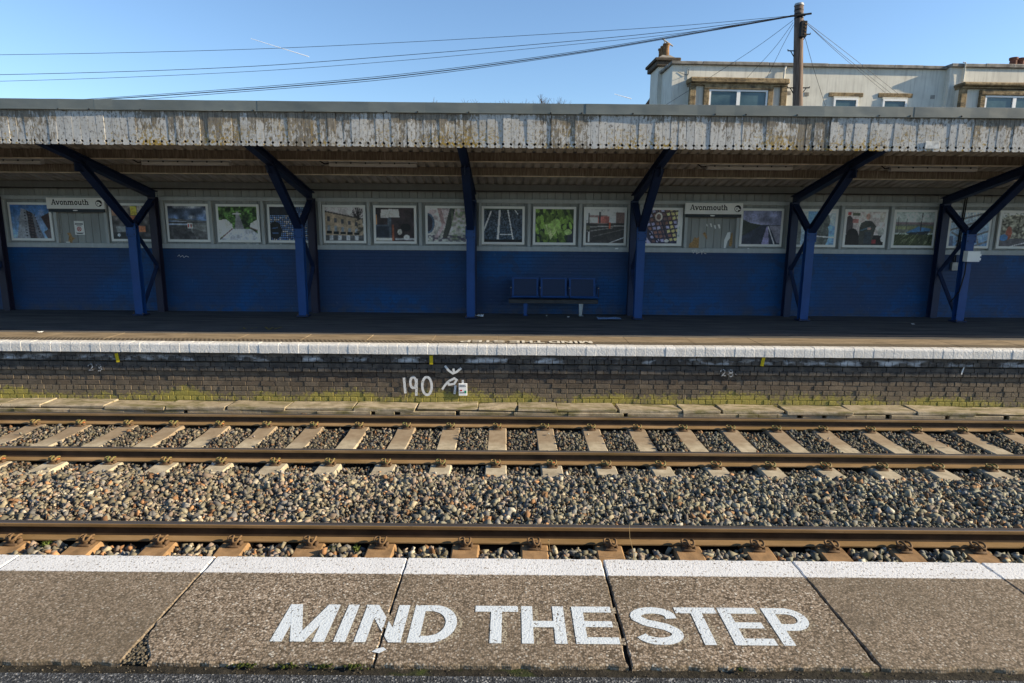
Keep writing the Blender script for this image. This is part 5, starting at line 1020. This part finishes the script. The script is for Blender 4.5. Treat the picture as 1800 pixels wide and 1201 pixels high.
def bay(uL, uR, vC0, vC1, w0, w1, vW, D, clip=99):
    s0, zc1 = hpx(uL, vC0, D); s1, _ = hpx(uR, vC0, D); _, zc0 = hpx(uL, vC1, D); a0, zw = hpx(w0, vW, D); a1, _ = hpx(w1, vW, D)
    b = MB(); b.box(s0 + .07, s1 - .07, D + .06, .05, -1.3, zc0); bw = hb(b, 'bay_window', M['render'], house)
    b = MB(); b.cbox(s0, s1, D - .14, .03, zc0, zc1, .03, j=.01); b.cbox(s0 + .04, s1 - .04, D - .06, .02, zc0 - .06, zc0 - .002, .01); hb(b, 'cornice', M['bath'], bw)
    for x0, x1 in ((s0 + .03, s0 + .22), (s1 - .22, s1 - .03)): b = MB(); b.cbox(x0, x1, D - .03, D + .12, -1.3, zc0 - .062, .012); hb(b, 'pilaster', M['bath'], bw)
    f = .17
    for x0, x1 in ((a0 - f, a0 - .003), (a1 + .003, a1 + f)): b = MB(); b.cbox(x0, x1, D - .04, D + .12, -1.3, zw + .003, .012); hb(b, 'pilaster', M['bath'], bw)
    b = MB(); b.cbox(a0 - f, a1 + f, D - .06, D + .12, zw + .005, zw + .17, .015, j=.006); hb(b, 'lintel', M['bath'], bw)
    win(a0, a1, zw, D - .02, 1.7, 2, bw)
    return s0, s1, zc1
s0, s1, zc = bay(1212, 1387, 136, 146, 1247, 1350, 157, -.32)
b = MB(); b.box(s0 + .02, s1 - .05, -.016, .05, zc + .02, ZP - .19 - .03); hb(b, 'parapet_panel', M['render'], house)
b = MB(); b.tube([(s1 - .06, -.09, zc - .2), (s1 - .06, -.09, ZP - .25), (s1 + .0, -.05, ZP - .12)], .03, 6); hb(b, 'pipe', M['render'], house)
bay(1690, 1862, 145, 152, 1732, 1836, 168, -.32 - PJ)
b = MB(); q0 = hpx(1689, 145, -.25)[0]; b.box(q0 + .1, q0 + 4, -PJ - .04, -PJ + .05, hpx(1700, 143, -.3)[1], ZP - .20); hb(b, 'parapet_panel', M['render'], house)
b = MB(); b.tube([(q0 + .06, -PJ - .06, hpx(1690, 143, -.3)[1]), (q0 + .06, -PJ - .07, ZP - .22), (q0 + .02, -PJ - .12, ZP + .02), (q0 - .05, -PJ - .1, ZP + .03)], .022, 6); hb(b, 'pipe', M['render'], house)
for (uA, uB, wA, wB, vl, vh, vw) in ((1457, 1516, 1465, 1507, 162.5, 171, 173), (1544, 1603, 1551, 1593, 164, 172.5, 175)):
    a0, z1 = hpx(uA, vl); a1, z0 = hpx(uB, vh); b = MB(); b.cbox(a0, a1, -.03, .05, z0, z1, .01, j=.006); hb(b, 'lintel', M['bath'], house)
    c0, zw = hpx(wA, vw); c1, _ = hpx(wB, vw); win(c0, c1, zw, -.06, 1.3, 1)
    b = MB(); b.box(c0 - .02, c1 + .02, -.055, .02, zw + .001, z0 - .001); hb(b, 'head', M['render'], house)
for u, v in ((1418, 166), (1639, 171), (1386, 164)):
    a0, z0 = hpx(u, v); b = MB(); b.box(a0 - .07, a0 + .07, -.012 - (PJ if u > 1660 else 0), .0, z0 - .05, z0 + .06); hb(b, 'vent', M['copestone'], house)
# chimney on the side wall
cs = -.13; cz = hpx(1170, 117, 1.2)[1]
b = MB(); b.box(cs, cs + .55, 1.25, 2.25, -1.3, cz); st = hb(b, 'chimney', M['render'], house)
b = MB(); b.cbox(cs - .10, cs + .65, 1.13, 2.37, cz, cz + .16, .02); b.cbox(cs - .16, cs + .71, 1.07, 2.43, cz + .16, cz + .26, .02); hb(b, 'cap', M['darkstone'], st)
b = MB(); m_ = [(cs - .05, 1.2), (cs + .6, 1.2), (cs + .6, 2.3), (cs - .05, 2.3)]; n_ = [(cs + .15, 1.35), (cs + .4, 1.35), (cs + .4, 2.15), (cs + .15, 2.15)]
b.add([(x, y, cz + .26) for x, y in m_] + [(x, y, cz + .40) for x, y in n_], [(0, 1, 5, 4), (1, 2, 6, 5), (2, 3, 7, 6), (3, 0, 4, 7), (4, 5, 6, 7)]); hb(b, 'flaunching', M['copestone'], st)
for k in range(3):
    b = MB(); b.lathe([(.115, 0), (.105, .05), (.095, .26), (.105, .34), (.125, .36), (.125, .40), (.09, .40), (.09, .3)], (cs + .29, 1.43 + .3 * k, cz + .37), 14); hb(b, 'chimney_pot', M['pot'], st)
b = MB(); z_ = cz + .80; b.tube([(cs + .13, 1.40, z_ + .12), (cs + .50, 1.42, z_ - .10)], .028, 8); b.tube([(cs + .22, 1.40, z_ - .03), (cs + .20, 1.40, z_ + .07)], .02, 6); hb(b, 'cowl_rod', M['metal'], st)
sR, zR = hpx(1790, 113, 2.0)
b = MB(); b.box(sR - .15, sR + 2.2, 2.0, 2.7, -1.3, zR + .0); st2 = hb(b, 'chimney', M['render'], house)
for k in range(6): b = MB(); b.lathe([(.13, 0), (.12, .06), (.11, .22), (.14, .25), (.14, .32), (.1, .32), (.1, .2)], (sR + .05 + .31 * k, 2.3 + .05 * k, zR - .03), 12); hb(b, 'chimney_pot', M['potred'], st2)
a_ = at(1134, 186, 24); b = MB(); c_ = at(1152, 160, 24); ddx, ddz = c_.x - a_.x, c_.z - a_.z; b.extrude([(0, 0), (ddx, ddz), (ddx + 2, ddz), (ddx + 2, -4), (-ddx * 2, -4), (-ddx * 2, -ddz * 2)], (a_.x, 24, a_.z), (a_.x, 24.4, a_.z), (1, 0, 0), (0, 0, 1)); b.build('rear_roof', M['slate'], house)
# small aerial stub and loose cable on the front
b = MB(); a0, z0 = hpx(1208, 132); b.tube([(a0, -.02, z0), (a0, -.10, z0), (a0 + .01, -.10, z0 + .14)], .012, 5); b.tube([(a0, -.03, z0), (a0 - .12, -.02, z0 + .02), (a0 - .3, -.012, z0 + .09)], .006, 5); hb(b, 'cable_hook', M['cable'], house)

# ================================================================== TELEGRAPH POLE AND WIRES
PYp = 16.3; pt = at(1404.5, 9, PYp); pb = at(1402, 187, PYp); dr = (pb - pt); base = pt + dr * ((pt.z + 1.3) / (pt.z - pb.z))
tp = empty('telegraph_pole', base, 'brown timber telegraph pole with steps standing behind the canopy', 'telegraph pole')
def pp(z): return pt + dr * ((pt.z - z) / (pt.z - pb.z))
b = MB(); nseg = 10; b.tube([pt + (base - pt) * k / nseg for k in range(nseg + 1)], [.103 + (.055) * k / nseg for k in range(nseg + 1)], 14); b.build('shaft', M['pole'], tp, True)
b = MB(); q = pp(pt.z - .02); b.tube([q, q + Vector((0, 0, .05))], [.115, .10], 14); b.build('cap', M['metal'], tp)
for dz in (.12, .21, .30): b = MB(); q = pp(pt.z - dz); b.tube([q + Vector((0, 0, .012)), q - Vector((0, 0, .012))], .109, 14); b.build('band', M['cable'], tp)
q = pp(pt.z - .265); b = MB(); b.tube([q + Vector((-.27, -.13, -.03)), q + Vector((.24, -.13, .035))], .022, 6); b.tube([q + Vector((-.1, -.12, 0)), q + Vector((.1, -.12, .01))], .03, 6); b.build('wire_bracket', M['cable'], tp)
q = pp(pt.z - .60); b = MB(); b.cbox(q.x - .035, q.x + .11, q.y - .21, q.y - .10, q.z - .17, q.z + .19, .01); tb_ = b.build('terminal_box', M['cable'], tp)
for k in range(4): b = MB(); b.cbox(q.x + .05, q.x + .085, q.y - .216, q.y - .2095, q.z - .12 + .075 * k, q.z - .09 + .075 * k, .002); b.build('terminal', M['pot'], tb_)
for u, v, sg in ((1384, 90, -1), (1418, 61, 1), (1382, 155, -1), (1417, 155, 1)):
    z = at(u, v, PYp).z; q = pp(z); b = MB(); b.tube([q + Vector((sg * .10, -.02, 0)), q + Vector((sg * .27, -.03, 0)), q + Vector((sg * .27, -.03, .03))], .014, 6); b.tube([q + Vector((sg * .20, -.02, 0)), q + Vector((sg * .11, -.02, -.13))], .011, 6); b.build('step', M['cable'], tp)
def wire(pts, r, lb, Ys=None):
    Ys = Ys or [PYp - .13] * len(pts); P = [at(u, v, yy) for (u, v), yy in zip(pts, Ys)]; b = MB(); b.tube(spl(P), r, 5); o = b.build('overhead_wire', M['wire'])
    return tag(o, lb, 'wire', 'overhead wires at the telegraph pole')
LW = 'overhead wire running left from the pole, '
wire([(-500, 99), (0, 96.5), (400, 88), (700, 75), (1000, 58), (1200, 45), (1389, 28)], .0055, LW + 'highest of them at the left edge')
wire([(-500, 137), (0, 131.5), (400, 119), (700, 98), (1000, 73), (1200, 53), (1389, 29)], .0065, LW + 'second highest at the left edge')
wire([(-500, 150), (0, 143), (400, 128), (700, 107), (1000, 79), (1200, 58), (1389, 30)], .005, LW + 'third highest at the left edge')
wire([(-300, 197), (60, 180), (400, 157), (700, 131), (1000, 92.5), (1250, 51), (1389, 28)], .006, LW + 'uppermost of the low bundle dipping behind the canopy')
wire([(-300, 199), (95, 179.5), (400, 160), (700, 134), (1000, 95), (1250, 53), (1389, 29)], .011, LW + 'thickest of the low bundle dipping behind the canopy')
wire([(-300, 206), (160, 180.5), (400, 163.5), (700, 137.5), (1000, 97), (1250, 54.5), (1389, 30)], .0065, LW + 'lowest of the bundle dipping behind the canopy')
for pts, lb in (([(1394, 36), (1330, 83), (1250, 135), (1168, 186)], 'wire from the pole slanting down left across the house corner'), ([(1394, 40), (1360, 86), (1313, 137)], 'wire from the pole to the left part of the bay cornice'), ([(1395, 44), (1372, 88), (1347, 139)], 'wire from the pole to the right part of the bay cornice'),
                ([(1412, 36), (1475, 95), (1556, 163)], 'left one of three wires from pole to the small-window lintel'), ([(1412, 36.5), (1482, 97), (1566, 164)], 'middle one of three wires from pole to the small-window lintel'), ([(1412, 35), (1488, 93), (1580, 166)], 'right one of three wires from pole to the small-window lintel'), ([(1414, 62), (1430, 120), (1452, 190)], 'steep wire falling from the pole step to the right')):
    wire(pts, .0055, lb, list(np.linspace(PYp - .12, 20.85 if '1452' not in str(pts) else 19.5, len(pts))))

# ================================================================== BARE TREES FAR BEHIND
def bare_tree(u, v, Y, spread, lb, seed, hscale=1.0):
    rr = random.Random(seed); top = at(u, v, Y); base = Vector((top.x, Y, -1.3)); hgt_ = top.z + 1.3; o = empty('bare_tree', base, lb, 'tree', 'bare trees beyond the canopy')
    b = MB(); fk = base + Vector((0, 0, hgt_ * .5)); b.tube([base, base + Vector((.1, 0, hgt_ * .25)), fk], [.22, .17, .12], 8); b.build('trunk', M['twig'], o); b = MB()
    def grow(p, d, L, r, lev):
        q = p + d * L * .5 + Vector((rr.uniform(-.1, .1), rr.uniform(-.1, .1), 0)) * L * .3; e = p + d * L; b.tube([p, q, e], [r, r * .8, r * .6], 4 if lev < 3 else 3, cap=False)
        if lev >= 6: return
        for k in range((3 if rr.random() < .5 else 2) if lev > 1 else 4):
            nd = (d + Vector((rr.gauss(0, .42), rr.gauss(0, .42), rr.uniform(-.05, .4))) * spread).normalized(); grow(e, nd, L * rr.uniform(.62, .88), r * .70, lev + 1)
    for k in range(4): a = rr.uniform(0, 6.3); grow(fk, Vector((math.cos(a) * .45 * spread, math.sin(a) * .45, 1)).normalized(), hgt_ * .155 * hscale, .085, 0)
    zs = max(v_[2] for v_ in b.v); k_ = (top.z - fk.z) / (zs - fk.z); b.v = [(x, y, fk.z + (z - fk.z) * k_) for x, y, z in b.v]; b.build('crown', M['twig'], o)
bare_tree(945, 158, 42, 1.0, 'bare twiggy tree top showing above the canopy at centre', 4)
bare_tree(838, 173, 44, 1.3, 'faint bare tree tips just above the canopy, left of the larger tree', 9)

# ================================================================== VAPOUR TRAILS
for (ua, va, ub, vb, r, lb) in ((441, 68, 543, 100, 1.5, 'long thin white vapour trail high at the left'), (1080, 165.5, 1110, 174, 1.7, 'short faint vapour trail low beside the house')):
    a, c = at(ua, va, 2600), at(ub, vb, 2600); b = MB(); b.tube([a + (c - a) * k / 10 for k in range(11)], [r * (.55 + .05 * k) for k in range(11)], 6); tag(b.build('vapour_trail', M['vapour']), lb, 'vapour trail', 'vapour trails')
